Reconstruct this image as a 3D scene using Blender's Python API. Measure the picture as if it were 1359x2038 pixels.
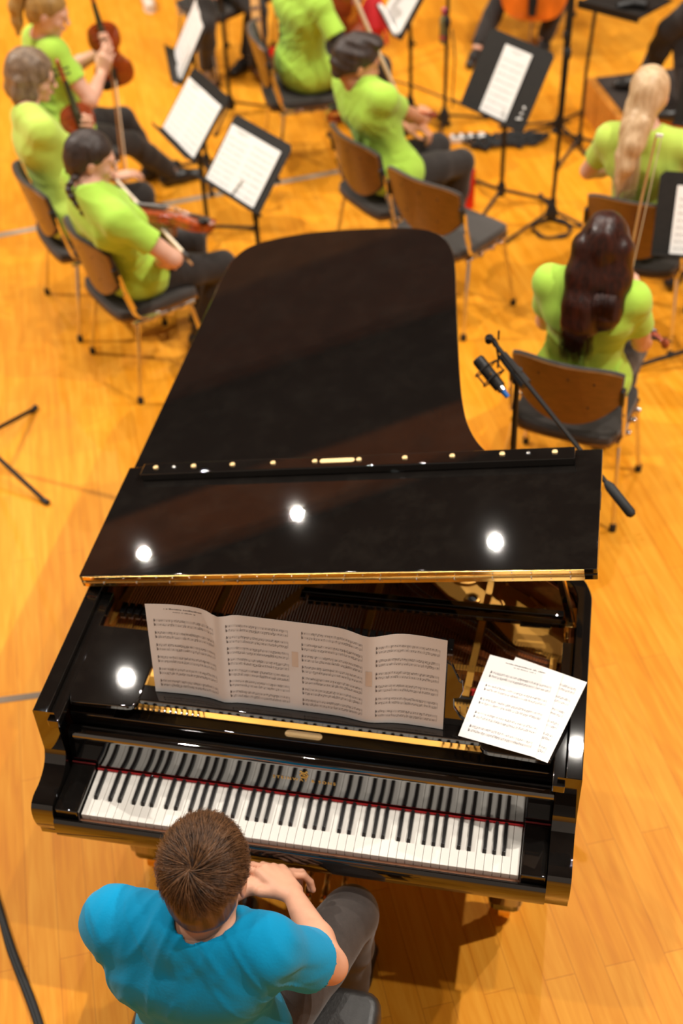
import bpy, bmesh, math, random
import numpy as np
from mathutils import Vector, Matrix

for _o in list(bpy.data.objects):
    bpy.data.objects.remove(_o, do_unlink=True)
SC = bpy.context.scene
COL = SC.collection
PI = math.pi
R = math.radians

# ------------------------------------------------------------------ camera
cam_d = bpy.data.cameras.new('camera')
cam_d.sensor_fit = 'VERTICAL'
cam_d.sensor_height = 36.0
cam_d.lens = 2520.887 / 2038 * 36.0
CAM = bpy.data.objects.new('camera', cam_d)
COL.objects.link(CAM)
_pt, _ro, _ya = 0.74318, -0.05043, -0.21625
_fw = Vector((math.sin(_ya) * math.cos(_pt), math.cos(_ya) * math.cos(_pt), -math.sin(_pt)))
_r0 = Vector((math.cos(_ya), -math.sin(_ya), 0))
_u0 = _r0.cross(_fw)
_rr = _r0 * math.cos(_ro) + _u0 * math.sin(_ro)
_uu = -_r0 * math.sin(_ro) + _u0 * math.cos(_ro)
CAM.matrix_world = Matrix(((_rr.x, _uu.x, -_fw.x, 1.2017), (_rr.y, _uu.y, -_fw.y, -1.8592),
                           (_rr.z, _uu.z, -_fw.z, 3.7428), (0, 0, 0, 1)))
cam_d.dof.use_dof = True
cam_d.dof.focus_distance = 3.08
cam_d.dof.aperture_fstop = 1.8
SC.camera = CAM
SC.view_settings.view_transform = 'Standard'
SC.view_settings.look = 'None'
SC.view_settings.gamma = 1.0
SC.view_settings.exposure = 0.32
SC.view_settings.use_curve_mapping = False
SC.cycles.max_bounces = 6
SC.cycles.use_denoising = True

# ------------------------------------------------------------------ world + stage lamps
wd = bpy.data.worlds.new('world')
SC.world = wd
wd.use_nodes = True
_bg = wd.node_tree.nodes['Background']
_bg.inputs[0].default_value = (1.0, 0.78, 0.60, 1)
_bg.inputs[1].default_value = 0.25

LAMPS = [  # x, y, z, watts, radius : round stage lamps hung in rows under the ceiling
    (-4.3, 9.3, 8.0, 80, .035), (-6.4, 9.0, 8.0, 70, .035), (-1.65, 8.25, 8.0, 110, .035),
    (-2.78, 5.8, 8.0, 105, .04), (1.7, 5.6, 8.0, 125, .04), (4.6, 5.2, 8.0, 220, .06),
    (-8.4, 3.6, 9.0, 1000, .09), (-.6, 2.6, 8.0, 70, .06), (4.6, 1.4, 8.0, 350, .06),
    (-1.6, -.9, 8.0, 75, .07), (3.4, -.6, 8.0, 110, .07)]
for _x, _y, _z, _w, _rad in LAMPS:
    _l = bpy.data.lights.new('stage_lamp', 'AREA')
    _l.shape = 'DISK'
    _l.size = _rad * 2
    _l.energy = _w
    _l.color = (1.0, .93, .83)
    _lo = bpy.data.objects.new('stage_lamp', _l)
    _lo.location = (_x, _y, _z)
    COL.objects.link(_lo)

# ------------------------------------------------------------------ materials
def nod(m):
    m.use_nodes = True
    return m.node_tree.nodes, m.node_tree.links, m.node_tree.nodes['Principled BSDF']

def srgb(r, g, b):
    f = lambda c: c / 255 / 12.92 if c / 255 <= .04045 else ((c / 255 + .055) / 1.055) ** 2.4
    return (f(r), f(g), f(b))

def pm(name, col, rough=.5, metal=0.0, var=.12, scale=20, bump=0.0, bscale=200, coat=0.0, spec=.5, stretch=None, sheen=0.0):
    m = bpy.data.materials.new(name)
    n, l, b = nod(m)
    tc = n.new('ShaderNodeTexCoord')
    src = tc.outputs['Object']
    if stretch:
        mp = n.new('ShaderNodeMapping')
        mp.inputs['Scale'].default_value = stretch
        l.new(src, mp.inputs[0])
        src = mp.outputs[0]
    tx = n.new('ShaderNodeTexNoise')
    tx.inputs['Scale'].default_value = scale
    tx.inputs['Detail'].default_value = 4
    l.new(src, tx.inputs['Vector'])
    cr = n.new('ShaderNodeValToRGB')
    cr.color_ramp.elements[0].position = .3
    cr.color_ramp.elements[1].position = .7
    cr.color_ramp.elements[0].color = (*[max(0, c * (1 - var)) for c in col], 1)
    cr.color_ramp.elements[1].color = (*[min(1, c * (1 + var)) for c in col], 1)
    l.new(tx.outputs[0], cr.inputs[0])
    l.new(cr.outputs[0], b.inputs['Base Color'])
    b.inputs['Roughness'].default_value = rough
    b.inputs['Metallic'].default_value = metal
    b.inputs['Specular IOR Level'].default_value = spec
    b.inputs['Coat Weight'].default_value = coat
    b.inputs['Coat Roughness'].default_value = .03
    if sheen:
        b.inputs['Sheen Weight'].default_value = sheen
    if bump:
        t2 = n.new('ShaderNodeTexNoise')
        t2.inputs['Scale'].default_value = bscale
        t2.inputs['Detail'].default_value = 5
        l.new(src, t2.inputs['Vector'])
        bp = n.new('ShaderNodeBump')
        bp.inputs['Strength'].default_value = bump
        bp.inputs['Distance'].default_value = .002
        l.new(t2.outputs[0], bp.inputs['Height'])
        l.new(bp.outputs[0], b.inputs['Normal'])
    return m

def floor_material():
    m = bpy.data.materials.new('parquet')
    n, l, b = nod(m)
    tc = n.new('ShaderNodeTexCoord')
    mp = n.new('ShaderNodeMapping')
    mp.inputs['Rotation'].default_value = (0, 0, R(-112.8))   # boards run along one slanting direction of the stage
    l.new(tc.outputs['Object'], mp.inputs[0])
    br = n.new('ShaderNodeTexBrick')
    br.offset = .37
    br.offset_frequency = 2
    br.squash = 1.0
    br.inputs['Color1'].default_value = (0, 0, 0, 1)
    br.inputs['Color2'].default_value = (1, 1, 1, 1)
    br.inputs['Mortar'].default_value = (.5, .5, .5, 1)
    br.inputs['Scale'].default_value = 1.0
    br.inputs['Mortar Size'].default_value = .0012
    br.inputs['Brick Width'].default_value = 1.15
    br.inputs['Row Height'].default_value = .098
    l.new(mp.outputs[0], br.inputs['Vector'])
    # grain stretched along the boards
    mg = n.new('ShaderNodeMapping')
    mg.inputs['Scale'].default_value = (1.2, 14, 1)
    l.new(mp.outputs[0], mg.inputs[0])
    ng = n.new('ShaderNodeTexNoise')
    ng.inputs['Scale'].default_value = 3.0
    ng.inputs['Detail'].default_value = 7
    ng.inputs['Distortion'].default_value = .6
    l.new(mg.outputs[0], ng.inputs['Vector'])
    nb = n.new('ShaderNodeTexNoise')
    nb.inputs['Scale'].default_value = .9
    nb.inputs['Detail'].default_value = 3
    l.new(mp.outputs[0], nb.inputs['Vector'])
    a1 = n.new('ShaderNodeMath'); a1.operation = 'MULTIPLY_ADD'
    a1.inputs[1].default_value = .22
    l.new(br.outputs['Color'], a1.inputs[0])
    l.new(ng.outputs[0], a1.inputs[2])
    a2 = n.new('ShaderNodeMath'); a2.operation = 'MULTIPLY_ADD'
    a2.inputs[1].default_value = .35
    l.new(nb.outputs[0], a2.inputs[0])
    l.new(a1.outputs[0], a2.inputs[2])
    cr = n.new('ShaderNodeValToRGB')
    e = cr.color_ramp.elements
    e[0].position = .35; e[0].color = (.62, .195, .006, 1)
    e[1].position = 1.0; e[1].color = (.82, .345, .026, 1)
    e2 = e.new(.68); e2.color = (.73, .268, .010, 1)
    l.new(a2.outputs[0], cr.inputs[0])
    mx = n.new('ShaderNodeMix'); mx.data_type = 'RGBA'; mx.blend_type = 'MULTIPLY'
    l.new(br.outputs['Fac'], mx.inputs['Factor'])
    l.new(cr.outputs[0], mx.inputs['A'])
    mx.inputs['B'].default_value = (.72, .6, .5, 1)
    l.new(mx.outputs['Result'], b.inputs['Base Color'])
    b.inputs['Roughness'].default_value = .42
    b.inputs['Specular IOR Level'].default_value = .22
    bp = n.new('ShaderNodeBump')
    bp.inputs['Strength'].default_value = .06
    bp.inputs['Distance'].default_value = .002
    l.new(ng.outputs[0], bp.inputs['Height'])
    l.new(bp.outputs[0], b.inputs['Normal'])
    return m

def lacquer_material(name, dust=.06):
    m = bpy.data.materials.new(name)
    n, l, b = nod(m)
    tc = n.new('ShaderNodeTexCoord')
    nz = n.new('ShaderNodeTexNoise')
    nz.inputs['Scale'].default_value = 9
    nz.inputs['Detail'].default_value = 8
    nz.inputs['Roughness'].default_value = .7
    l.new(tc.outputs['Object'], nz.inputs['Vector'])
    cr = n.new('ShaderNodeValToRGB')
    cr.color_ramp.elements[0].position = .45
    cr.color_ramp.elements[0].color = (.006, .005, .0045, 1)
    cr.color_ramp.elements[1].position = .8
    cr.color_ramp.elements[1].color = (.006 + dust * .2, .005 + dust * .17, .0045 + dust * .13, 1)
    l.new(nz.outputs[0], cr.inputs[0])
    l.new(cr.outputs[0], b.inputs['Base Color'])
    b.inputs['Roughness'].default_value = .02
    b.inputs['IOR'].default_value = 1.75
    b.inputs['Coat Weight'].default_value = .6
    b.inputs['Coat Roughness'].default_value = .02
    return m

def hair_material(name, dark, light, rough=.38, stretch=(60, 60, 4)):
    m = bpy.data.materials.new(name)
    n, l, b = nod(m)
    at = n.new('ShaderNodeAttribute')
    at.attribute_name = 'tone'
    tc = n.new('ShaderNodeTexCoord')
    mp = n.new('ShaderNodeMapping')
    mp.inputs['Scale'].default_value = stretch
    l.new(tc.outputs['Object'], mp.inputs[0])
    nz = n.new('ShaderNodeTexNoise')
    nz.inputs['Scale'].default_value = 1.0
    nz.inputs['Detail'].default_value = 5
    nz.inputs['Distortion'].default_value = .8
    l.new(mp.outputs[0], nz.inputs['Vector'])
    ad = n.new('ShaderNodeMath'); ad.operation = 'ADD'
    l.new(at.outputs['Fac'], ad.inputs[0])
    l.new(nz.outputs[0], ad.inputs[1])
    cr = n.new('ShaderNodeValToRGB')
    cr.color_ramp.elements[0].position = .3
    cr.color_ramp.elements[0].color = (*dark, 1)
    cr.color_ramp.elements[1].position = 1.0
    cr.color_ramp.elements[1].color = (*light, 1)
    l.new(ad.outputs[0], cr.inputs[0])
    l.new(cr.outputs[0], b.inputs['Base Color'])
    b.inputs['Roughness'].default_value = rough
    b.inputs['Specular IOR Level'].default_value = .45
    bp = n.new('ShaderNodeBump')
    bp.inputs['Strength'].default_value = .5
    bp.inputs['Distance'].default_value = .004
    l.new(nz.outputs[0], bp.inputs['Height'])
    l.new(bp.outputs[0], b.inputs['Normal'])
    return m

M = {}
M['floor'] = floor_material()
M['lacquer'] = lacquer_material('black_lacquer', .02)
M['lacquer_mirror'] = lacquer_material('black_lacquer_mirror', .01)
M['lacquer_mirror'].node_tree.nodes['Principled BSDF'].inputs['IOR'].default_value = 2.5
M['lacquer_dusty'] = lacquer_material('black_lacquer_dusty', .035)
M['ceiling'] = pm('dark_ceiling', (.018, .010, .006), .7, var=.3, scale=.4)
M['ceil_band'] = pm('ceiling_reflection_band', (.36, .175, .06), .6, var=.2, scale=2)
M['ceil_band_dim'] = pm('ceiling_reflection_band_dark', (.15, .058, .022), .6, var=.2, scale=2)
M['tape'] = pm('grey_seam', srgb(128, 108, 88), .6, var=.2, scale=6)
M['brass'] = pm('brass', (.86, .53, .16), .22, 1.0, var=.08)
M['brass_plate'] = pm('polished_brass_plate', (.88, .60, .28), .35, .25, var=.06)
M['gold'] = pm('gold_bronze_paint', (.80, .40, .07), .36, .55, var=.08, scale=8, coat=.3)
M['gold_flat'] = pm('gold_leaf', (.95, .58, .13), .4, .15, var=.05)
M['steel'] = pm('steel', (.62, .60, .58), .25, 1.0, var=.06)
M['chrome'] = pm('chrome', (.74, .70, .66), .14, 1.0, var=.04)
M['copper'] = pm('copper_winding', (.55, .24, .09), .35, 1.0, var=.15, scale=60)
M['ivory'] = pm('ivory_white', (.84, .80, .74), .22, var=.02, spec=.5)
M['ebony'] = pm('ebony', (.010, .009, .009), .28, var=.2)
M['redfelt'] = pm('red_felt', (.60, .018, .02), .9, var=.15, scale=90, bump=.3)
M['darkred'] = pm('dark_red_felt', (.26, .02, .02), .9, var=.15, scale=90)
M['keywood'] = pm('key_wood', (.34, .14, .07), .5, var=.15, scale=40)
M['mahogany'] = pm('mahogany', (.22, .060, .016), .22, var=.3, scale=5, stretch=(1, 6, 6), coat=.5)
M['soundboard'] = pm('soundboard', (.36, .125, .024), .3, var=.18, scale=8, stretch=(9, 1, 1), coat=.4)
M['blackmat'] = pm('black_satin', (.012, .011, .011), .42, var=.2)
M['blackmetal'] = pm('black_powder_coat', (.013, .010, .008), .55, 0, spec=.3, var=.2, scale=50, bump=.1, bscale=600)
M['rubber'] = pm('black_rubber', (.012, .012, .012), .7, var=.2)
M['paper'] = pm('paper', (.83, .79, .76), .75, var=.015, scale=6, spec=.2)
M['ink'] = pm('ink', (.06, .05, .05), .8, var=.1)
M['inkgrey'] = pm('printed_ink', (.11, .09, .09), .8, var=.1)
M['tapeclear'] = pm('paper_tape', (.76, .62, .50), .5, var=.04)
M['leather'] = pm('black_leather', (.022, .020, .019), .42, var=.2, scale=40, bump=.35, bscale=120)
M['upholstery'] = pm('charcoal_fabric', (.040, .032, .028), .9, var=.15, scale=120, bump=.2, bscale=500, sheen=.2)
M['shell'] = pm('brown_moulded_wood', (.155, .064, .017), .32, var=.2, scale=6, stretch=(3, 3, 12), coat=.2)
M['lime'] = pm('lime_cotton', srgb(174, 216, 80), .85, var=.05, scale=9, bump=.25, bscale=90, sheen=.15, spec=.2)
M['lime_pale'] = pm('pale_lime_cotton', srgb(188, 214, 92), .85, var=.05, scale=9, bump=.25, bscale=90, sheen=.15, spec=.2)
M['blue'] = pm('blue_cotton', srgb(0, 140, 188), .85, var=.05, scale=9, bump=.3, bscale=140, sheen=.1, spec=.15)
M['trousers'] = pm('black_trouser_cloth', (.017, .012, .010), .88, var=.15, scale=40, bump=.25, bscale=300, sheen=.15)
M['grey_trousers'] = pm('charcoal_trouser_cloth', (.050, .038, .033), .9, var=.1, scale=60, bump=.25, bscale=400, sheen=.15)
M['shoe'] = pm('black_shoe_leather', (.016, .014, .013), .32, var=.2)
M['white_shoe'] = pm('white_shoe', (.70, .62, .52), .5, var=.06)
M['skin'] = pm('skin', (.66, .335, .215), .52, var=.08, scale=14, bump=.1, bscale=220, spec=.35)
M['skin_fair'] = pm('fair_skin', (.72, .40, .28), .52, var=.07, scale=14, bump=.1, bscale=220, spec=.35)
M['skin_tan'] = pm('tan_skin', (.58, .265, .145), .5, var=.08, scale=14, bump=.1, bscale=220, spec=.35)
M['eye'] = pm('eye_dark', (.03, .02, .015), .1, var=.1)
M['lip'] = pm('lip', (.50, .16, .12), .5, var=.05)
M['varnish'] = pm('red_brown_varnish', (.33, .055, .010), .16, var=.35, scale=7, stretch=(2, 9, 2), coat=.6)
M['varnish_orange'] = pm('orange_varnish', (.58, .13, .010), .16, var=.3, scale=5, stretch=(6, 2, 2), coat=.6)
M['bowwood'] = pm('bow_wood', (.52, .27, .11), .35, var=.12, scale=20)
M['horsehair'] = pm('horse_hair', (.80, .66, .50), .6, var=.06)
M['red'] = pm('red_plastic', (.78, .006, .010), .3, var=.06)
M['redcloth'] = pm('red_cloth', (.62, .02, .03), .8, var=.1)
M['pink'] = pm('pink_cloth', (.86, .16, .26), .8, var=.08)
M['podium'] = pm('podium_wood', (.60, .22, .028), .4, var=.15, scale=5, stretch=(1, 8, 8))
M['carpet'] = pm('dark_carpet', (.045, .032, .026), .95, var=.25, scale=80, bump=.5, bscale=300)
M['blueplastic'] = pm('blue_plastic', (.02, .16, .55), .3, var=.05)
M['clear'] = pm('pale_green_plastic', (.42, .44, .24), .25, var=.1)
M['bassoon'] = pm('maple_pale', (.66, .36, .12), .3, var=.12, scale=20)
M['hair_brown'] = hair_material('short_brown_hair', (.026, .011, .005), (.24, .112, .048))
M['hair_dark'] = hair_material('dark_hair', (.010, .006, .005), (.070, .043, .034), .5)
M['hair_auburn'] = hair_material('dark_auburn_hair', (.006, .002, .0015), (.075, .014, .005), .34)
M['hair_blonde'] = hair_material('blonde_hair', (.36, .19, .075), (.80, .58, .36), .42)
M['hair_sandy'] = hair_material('sandy_hair', (.17, .085, .026), (.56, .32, .085), .42)
M['hair_bob'] = hair_material('grey_brown_hair', (.055, .030, .018), (.36, .24, .15), .42)

# ------------------------------------------------------------------ helpers
class MB:
    def __init__(s):
        s.v = []; s.f = []; s.m = []

    def add(s, vs, fs, mi=0):
        o = len(s.v)
        s.v.extend([tuple(v) for v in vs])
        for f in fs:
            s.f.append(tuple(i + o for i in f)); s.m.append(mi)
        return s

    def box(s, x0, x1, y0, y1, z0, z1, mi=0):
        vs = [(x, y, z) for z in (z0, z1) for y in (y0, y1) for x in (x0, x1)]
        return s.add(vs, [(0, 2, 3, 1), (4, 5, 7, 6), (0, 1, 5, 4), (2, 6, 7, 3), (0, 4, 6, 2), (1, 3, 7, 5)], mi)

    def obox(s, c, ax, ay, az, hx, hy, hz, mi=0):
        c = Vector(c); ax = Vector(ax).normalized() * hx; ay = Vector(ay).normalized() * hy; az = Vector(az).normalized() * hz
        vs = [c + ax * i + ay * j + az * k for k in (-1, 1) for j in (-1, 1) for i in (-1, 1)]
        return s.add(vs, [(0, 2, 3, 1), (4, 5, 7, 6), (0, 1, 5, 4), (2, 6, 7, 3), (0, 4, 6, 2), (1, 3, 7, 5)], mi)

    def bar(s, p, q, w, h, up=(0, 0, 1), mi=0):
        p = Vector(p); q = Vector(q); d = (q - p)
        a = d.cross(Vector(up))
        if a.length < 1e-6: a = Vector((1, 0, 0))
        a.normalize()
        b = a.cross(d).normalized()
        return s.obox((p + q) / 2, a, d, b, w / 2, d.length / 2, h / 2, mi)

    def tube(s, pts, r, n=8, mi=0, cap=True, closed=False):
        pts = [Vector(p) for p in pts]; k = len(pts)
        rs = list(r) if hasattr(r, '__len__') else [r] * k
        o = len(s.v); prev = None
        for i, p in enumerate(pts):
            if closed: t = pts[(i + 1) % k] - pts[i - 1]
            else: t = pts[min(i + 1, k - 1)] - pts[max(i - 1, 0)]
            if t.length < 1e-9: t = Vector((0, 0, 1))
            t.normalize()
            if prev is None:
                a = t.cross(Vector((0, 0, 1)))
                if a.length < .1: a = t.cross(Vector((1, 0, 0)))
            else:
                a = prev - t * prev.dot(t)
            a.normalize(); prev = a
            b = t.cross(a)
            for j in range(n):
                an = 2 * PI * j / n
                s.v.append(tuple(p + (a * math.cos(an) + b * math.sin(an)) * rs[i]))
        m = k if closed else k - 1
        for i in range(m):
            for j in range(n):
                A = o + i * n + j; B = o + i * n + (j + 1) % n
                C = o + ((i + 1) % k) * n + (j + 1) % n; D = o + ((i + 1) % k) * n + j
                s.f.append((A, B, C, D)); s.m.append(mi)
        if cap and not closed:
            s.f.append(tuple(o + j for j in reversed(range(n)))); s.m.append(mi)
            s.f.append(tuple(o + (k - 1) * n + j for j in range(n))); s.m.append(mi)
        return s

    def prism(s, poly, z0, z1, fn=None, mi=0):
        """polygon extruded; fn maps (a, b, c) to 3-D"""
        fn = fn or (lambda a, b, c: (a, b, c))
        n = len(poly)
        ar = sum(poly[i][0] * poly[(i + 1) % n][1] - poly[(i + 1) % n][0] * poly[i][1] for i in range(n))
        if ar < 0: poly = poly[::-1]
        vs = [fn(p[0], p[1], z0) for p in poly] + [fn(p[0], p[1], z1) for p in poly]
        fs = [tuple(reversed(range(n))), tuple(range(n, 2 * n))]
        fs += [(i, (i + 1) % n, n + (i + 1) % n, n + i) for i in range(n)]
        return s.add(vs, fs, mi)

    def lathe(s, prof, c=(0, 0, 0), n=20, az=(0, 0, 1), mi=0):
        az = Vector(az).normalized(); c = Vector(c)
        a = az.cross(Vector((0, 0, 1)))
        if a.length < .01: a = Vector((1, 0, 0))
        a.normalize(); b = az.cross(a)
        o = len(s.v)
        for (r, h) in prof:
            for j in range(n):
                an = 2 * PI * j / n
                s.v.append(tuple(c + az * h + (a * math.cos(an) + b * math.sin(an)) * max(r, 1e-5)))
        for i in range(len(prof) - 1):
            for j in range(n):
                s.f.append((o + i * n + j, o + i * n + (j + 1) % n, o + (i + 1) * n + (j + 1) % n, o + (i + 1) * n + j)); s.m.append(mi)
        s.f.append(tuple(o + j for j in reversed(range(n)))); s.m.append(mi)
        o2 = o + (len(prof) - 1) * n
        s.f.append(tuple(o2 + j for j in range(n))); s.m.append(mi)
        return s

    def ball(s, c, r, n=12, mi=0):
        rr = r if hasattr(r, '__len__') else (r, r, r)
        o = len(s.v); k = n // 2
        for i in range(k + 1):
            th = PI * i / k
            for j in range(n):
                ph = 2 * PI * j / n
                s.v.append((c[0] + rr[0] * max(math.sin(th), 1e-4) * math.cos(ph), c[1] + rr[1] * max(math.sin(th), 1e-4) * math.sin(ph), c[2] + rr[2] * math.cos(th)))
        for i in range(k):
            for j in range(n):
                s.f.append((o + i * n + j, o + (i + 1) * n + j, o + (i + 1) * n + (j + 1) % n, o + i * n + (j + 1) % n)); s.m.append(mi)
        return s

    def grid(s, fn, nu, nv, mi=0):
        o = len(s.v)
        for j in range(nv + 1):
            for i in range(nu + 1):
                s.v.append(tuple(fn(i / nu, j / nv)))
        for j in range(nv):
            for i in range(nu):
                a = o + j * (nu + 1) + i
                s.f.append((a, a + 1, a + nu + 2, a + nu + 1)); s.m.append(mi)
        return s

    def build(s, name, mats, parent=None, smooth=35, bevel=0, seg=2):
        me = bpy.data.meshes.new(name)
        me.from_pydata(s.v, [], s.f)
        mats = mats if isinstance(mats, (list, tuple)) else [mats]
        for m in mats:
            me.materials.append(M[m] if isinstance(m, str) else m)
        if len(mats) > 1:
            me.polygons.foreach_set('material_index', s.m)
        return link(name, me, parent, smooth, bevel, seg)

def link(name, me, parent=None, smooth=35, bevel=0, seg=2):
    me.validate()
    me.update()
    if smooth:
        me.polygons.foreach_set('use_smooth', [True] * len(me.polygons))
        if smooth < 180:
            me.set_sharp_from_angle(angle=R(smooth))
    o = bpy.data.objects.new(name, me)
    COL.objects.link(o)
    if parent is not None: o.parent = parent
    if bevel:
        b = o.modifiers.new('bevel', 'BEVEL')
        b.width = bevel; b.segments = seg; b.limit_method = 'ANGLE'; b.angle_limit = R(40)
        b.harden_normals = False
    return o

def tag(o, label=None, cat=None, group=None, kind=None):
    if label: o['label'] = label
    if cat: o['category'] = cat
    if group: o['group'] = group
    if kind: o['kind'] = kind
    return o

def thing(name, label, cat, loc=(0, 0, 0), rz=0, group=None):
    o = bpy.data.objects.new(name, None)
    o.empty_display_size = .1
    COL.objects.link(o)
    o.location = loc
    o.rotation_euler = (0, 0, rz)
    return tag(o, label, cat, group)

def copy_tree(o, parent=None):
    c = o.copy()
    COL.objects.link(c)
    if parent is not None: c.parent = parent
    for ch in list(o.children):
        copy_tree(ch, c)
    return c

def spline(pts, k=6, closed=False):
    pts = [np.array(p, float) for p in pts]; n = len(pts); out = []
    for i in range(n if closed else n - 1):
        p0 = pts[(i - 1) % n] if closed or i > 0 else pts[0]
        p1 = pts[i]; p2 = pts[(i + 1) % n]
        p3 = pts[(i + 2) % n] if closed or i + 2 < n else pts[-1]
        for j in range(k):
            t = j / k
            out.append(.5 * ((2 * p1) + (-p0 + p2) * t + (2 * p0 - 5 * p1 + 4 * p2 - p3) * t * t + (-p0 + 3 * p1 - 3 * p2 + p3) * t ** 3))
    if not closed: out.append(pts[-1])
    return [tuple(p) for p in out]

def rrect(w, h, r, n=5, cx=0, cy=0):
    out = []
    for sx, sy, a0 in ((1, 1, 0), (-1, 1, 90), (-1, -1, 180), (1, -1, 270)):
        for i in range(n + 1):
            a = R(a0 + 90 * i / n)
            out.append((cx + sx * (w / 2 - r) + r * math.cos(a), cy + sy * (h / 2 - r) + r * math.sin(a)))
    return out

# ------------------------------------------------------------------ setting
tag(MB().grid(lambda u, v: (-12 + 24 * u, -8 + 24 * v, 0), 2, 2).build('floor', 'floor', smooth=0), 'orange lacquered parquet stage floor', None, kind='structure')
_c = MB()
_c.box(-20, 16, -9, 34, 9.6, 9.7)
tag(_c.build('ceiling', 'ceiling', smooth=0), 'dark hall ceiling', None, kind='structure')
for _i, (_y0, _y1, _sl, _mt) in enumerate(((12.45, 13.75, .27, 'ceil_band'), (16.6, 19.6, .2, 'ceil_band_dim'), (19.6, 30, .2, 'ceil_band'))):  # unseen strips, added and slanted to mirror as brown bands in the lid
    _b = MB()
    _b.prism([(-20, _y0 - 20 * _sl), (16, _y0 + 16 * _sl), (16, _y1 + 16 * _sl), (-20, _y1 - 20 * _sl)], 9.3, 9.5)
    tag(_b.build('trim_%d' % (_i + 1), _mt, smooth=0), 'unseen brown ceiling strip added for the lid reflection', None, kind='structure')
M['seam'] = pm('pale_grey_seam', srgb(158, 142, 122), .6, var=.15, scale=6)
def floor_line(n, p, q, w, mt='tape'):
    p = Vector((*p, 0)); q = Vector((*q, 0)); d = (q - p).normalized(); s = Vector((-d.y, d.x, 0)) * w / 2
    _m = MB().add([p - s + Vector((0, 0, .0015)), q - s + Vector((0, 0, .0015)), q + s + Vector((0, 0, .0015)), p + s + Vector((0, 0, .0015))], [(0, 1, 2, 3)])
    tag(_m.build('trim_%d' % n, mt, smooth=0), 'grey seam strip across the parquet', None, kind='structure')
floor_line(4, (-3.4, 3.475), (-.1, 5.25), .05, 'seam')
floor_line(5, (-2.2, .415), (-.45, 1.0), .03)
# ------------------------------------------------------------------ grand piano
KX0, KX1, PA = 0.0, 1.225, .1373
XL, XR, ZR = -PA, 1.225 + PA, 1.0065
PIANO = thing('grand_piano', 'black concert grand piano with raised lid and folded front flap', 'piano')
TH = R(9.5075); CT, ST = math.cos(TH), math.sin(TH)
LX0, LZ = -PA - .015, ZR + .03
LW = 1.225 + 2 * PA + .03
def lidp(u, y, h): return (LX0 + u * CT - h * ST, y, LZ + u * ST + h * CT)

_lid_curve = [(0, 2.20), (.0, 2.33), (.018, 2.46), (.086, 2.55), (.271, 2.60), (.484, 2.598), (.695, 2.575), (.805, 2.538), (.873, 2.475), (.925, 2.36),
              (.953, 2.21), (.981, 2.0), (1.016, 1.75), (1.047, 1.54), (1.072, 1.40), (1.105, 1.275), (1.16, 1.165), (1.25, 1.07), (1.36, 1.0), (1.46, .93), (1.51, .85), (1.53, .75)]
LIDOUT = [(0, .603), (0, 1.4)] + spline(_lid_curve, 5) + [(LW, .603)]
# rim plan from the lid plan, set in by the overhang
_rim_curve = [(LX0 + .015 + max(0, u * CT - .0), y) for u, y in _lid_curve]
RIMOUT = [(XL, .134), (XL, 1.4)] + spline([(min(XR, max(XL, x - .03 * (x > .3))), y - .03) for x, y in
          [(XL, 2.2)] + [(LX0 + u + .012, y) for u, y in _lid_curve[1:17]]] +
          [(1.10, 1.03), (1.20, .965), (1.29, .90), (1.335, .859), (1.353, .822), (1.361, .79), (XR, .756)], 5) + [(XR, .70), (XR, .134)]
def inset(poly, d):
    n = len(poly); out = []
    for i in range(n):
        a = Vector(poly[max(i - 1, 0)]); b = Vector(poly[min(i + 1, n - 1)])
        t = (b - a)
        if t.length < 1e-9: t = Vector((0, 1))
        t.normalize()
        nrm = Vector((t.y, -t.x))
        out.append(tuple(Vector(poly[i]) + nrm * d))
    return out
RIMIN = inset(RIMOUT, .042)
RIMIN2 = inset(RIMOUT, .058)
def wall(mb, A, B, z0, z1, mi=0):
    n = len(A); o = len(mb.v)
    vs = [(x, y, z0) for x, y in A] + [(x, y, z0) for x, y in B] + [(x, y, z1) for x, y in A] + [(x, y, z1) for x, y in B]
    fs = []
    for i in range(n - 1):
        fs += [(i, i + 1, 2 * n + i + 1, 2 * n + i), (n + i + 1, n + i, 3 * n + i, 3 * n + i + 1),
               (2 * n + i, 2 * n + i + 1, 3 * n + i + 1, 3 * n + i), (i + 1, i, n + i, n + i + 1)]
    fs += [(0, 2 * n, 3 * n, n), (n - 1, 2 * n - 1, 4 * n - 1, 3 * n - 1)]
    mb.add(vs, fs, mi)
_m = MB(); wall(_m, RIMOUT, RIMIN, .665, ZR)
_m.build('rim', 'lacquer', PIANO, bevel=.003)
_ro = [(XL, .27)] + RIMOUT[1:-1] + [(XR, .27)]
_m = MB(); wall(_m, inset(_ro, .044), inset(_ro, .058), .78, .965)
_m.build('inner_rim', 'mahogany', PIANO)
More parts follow.
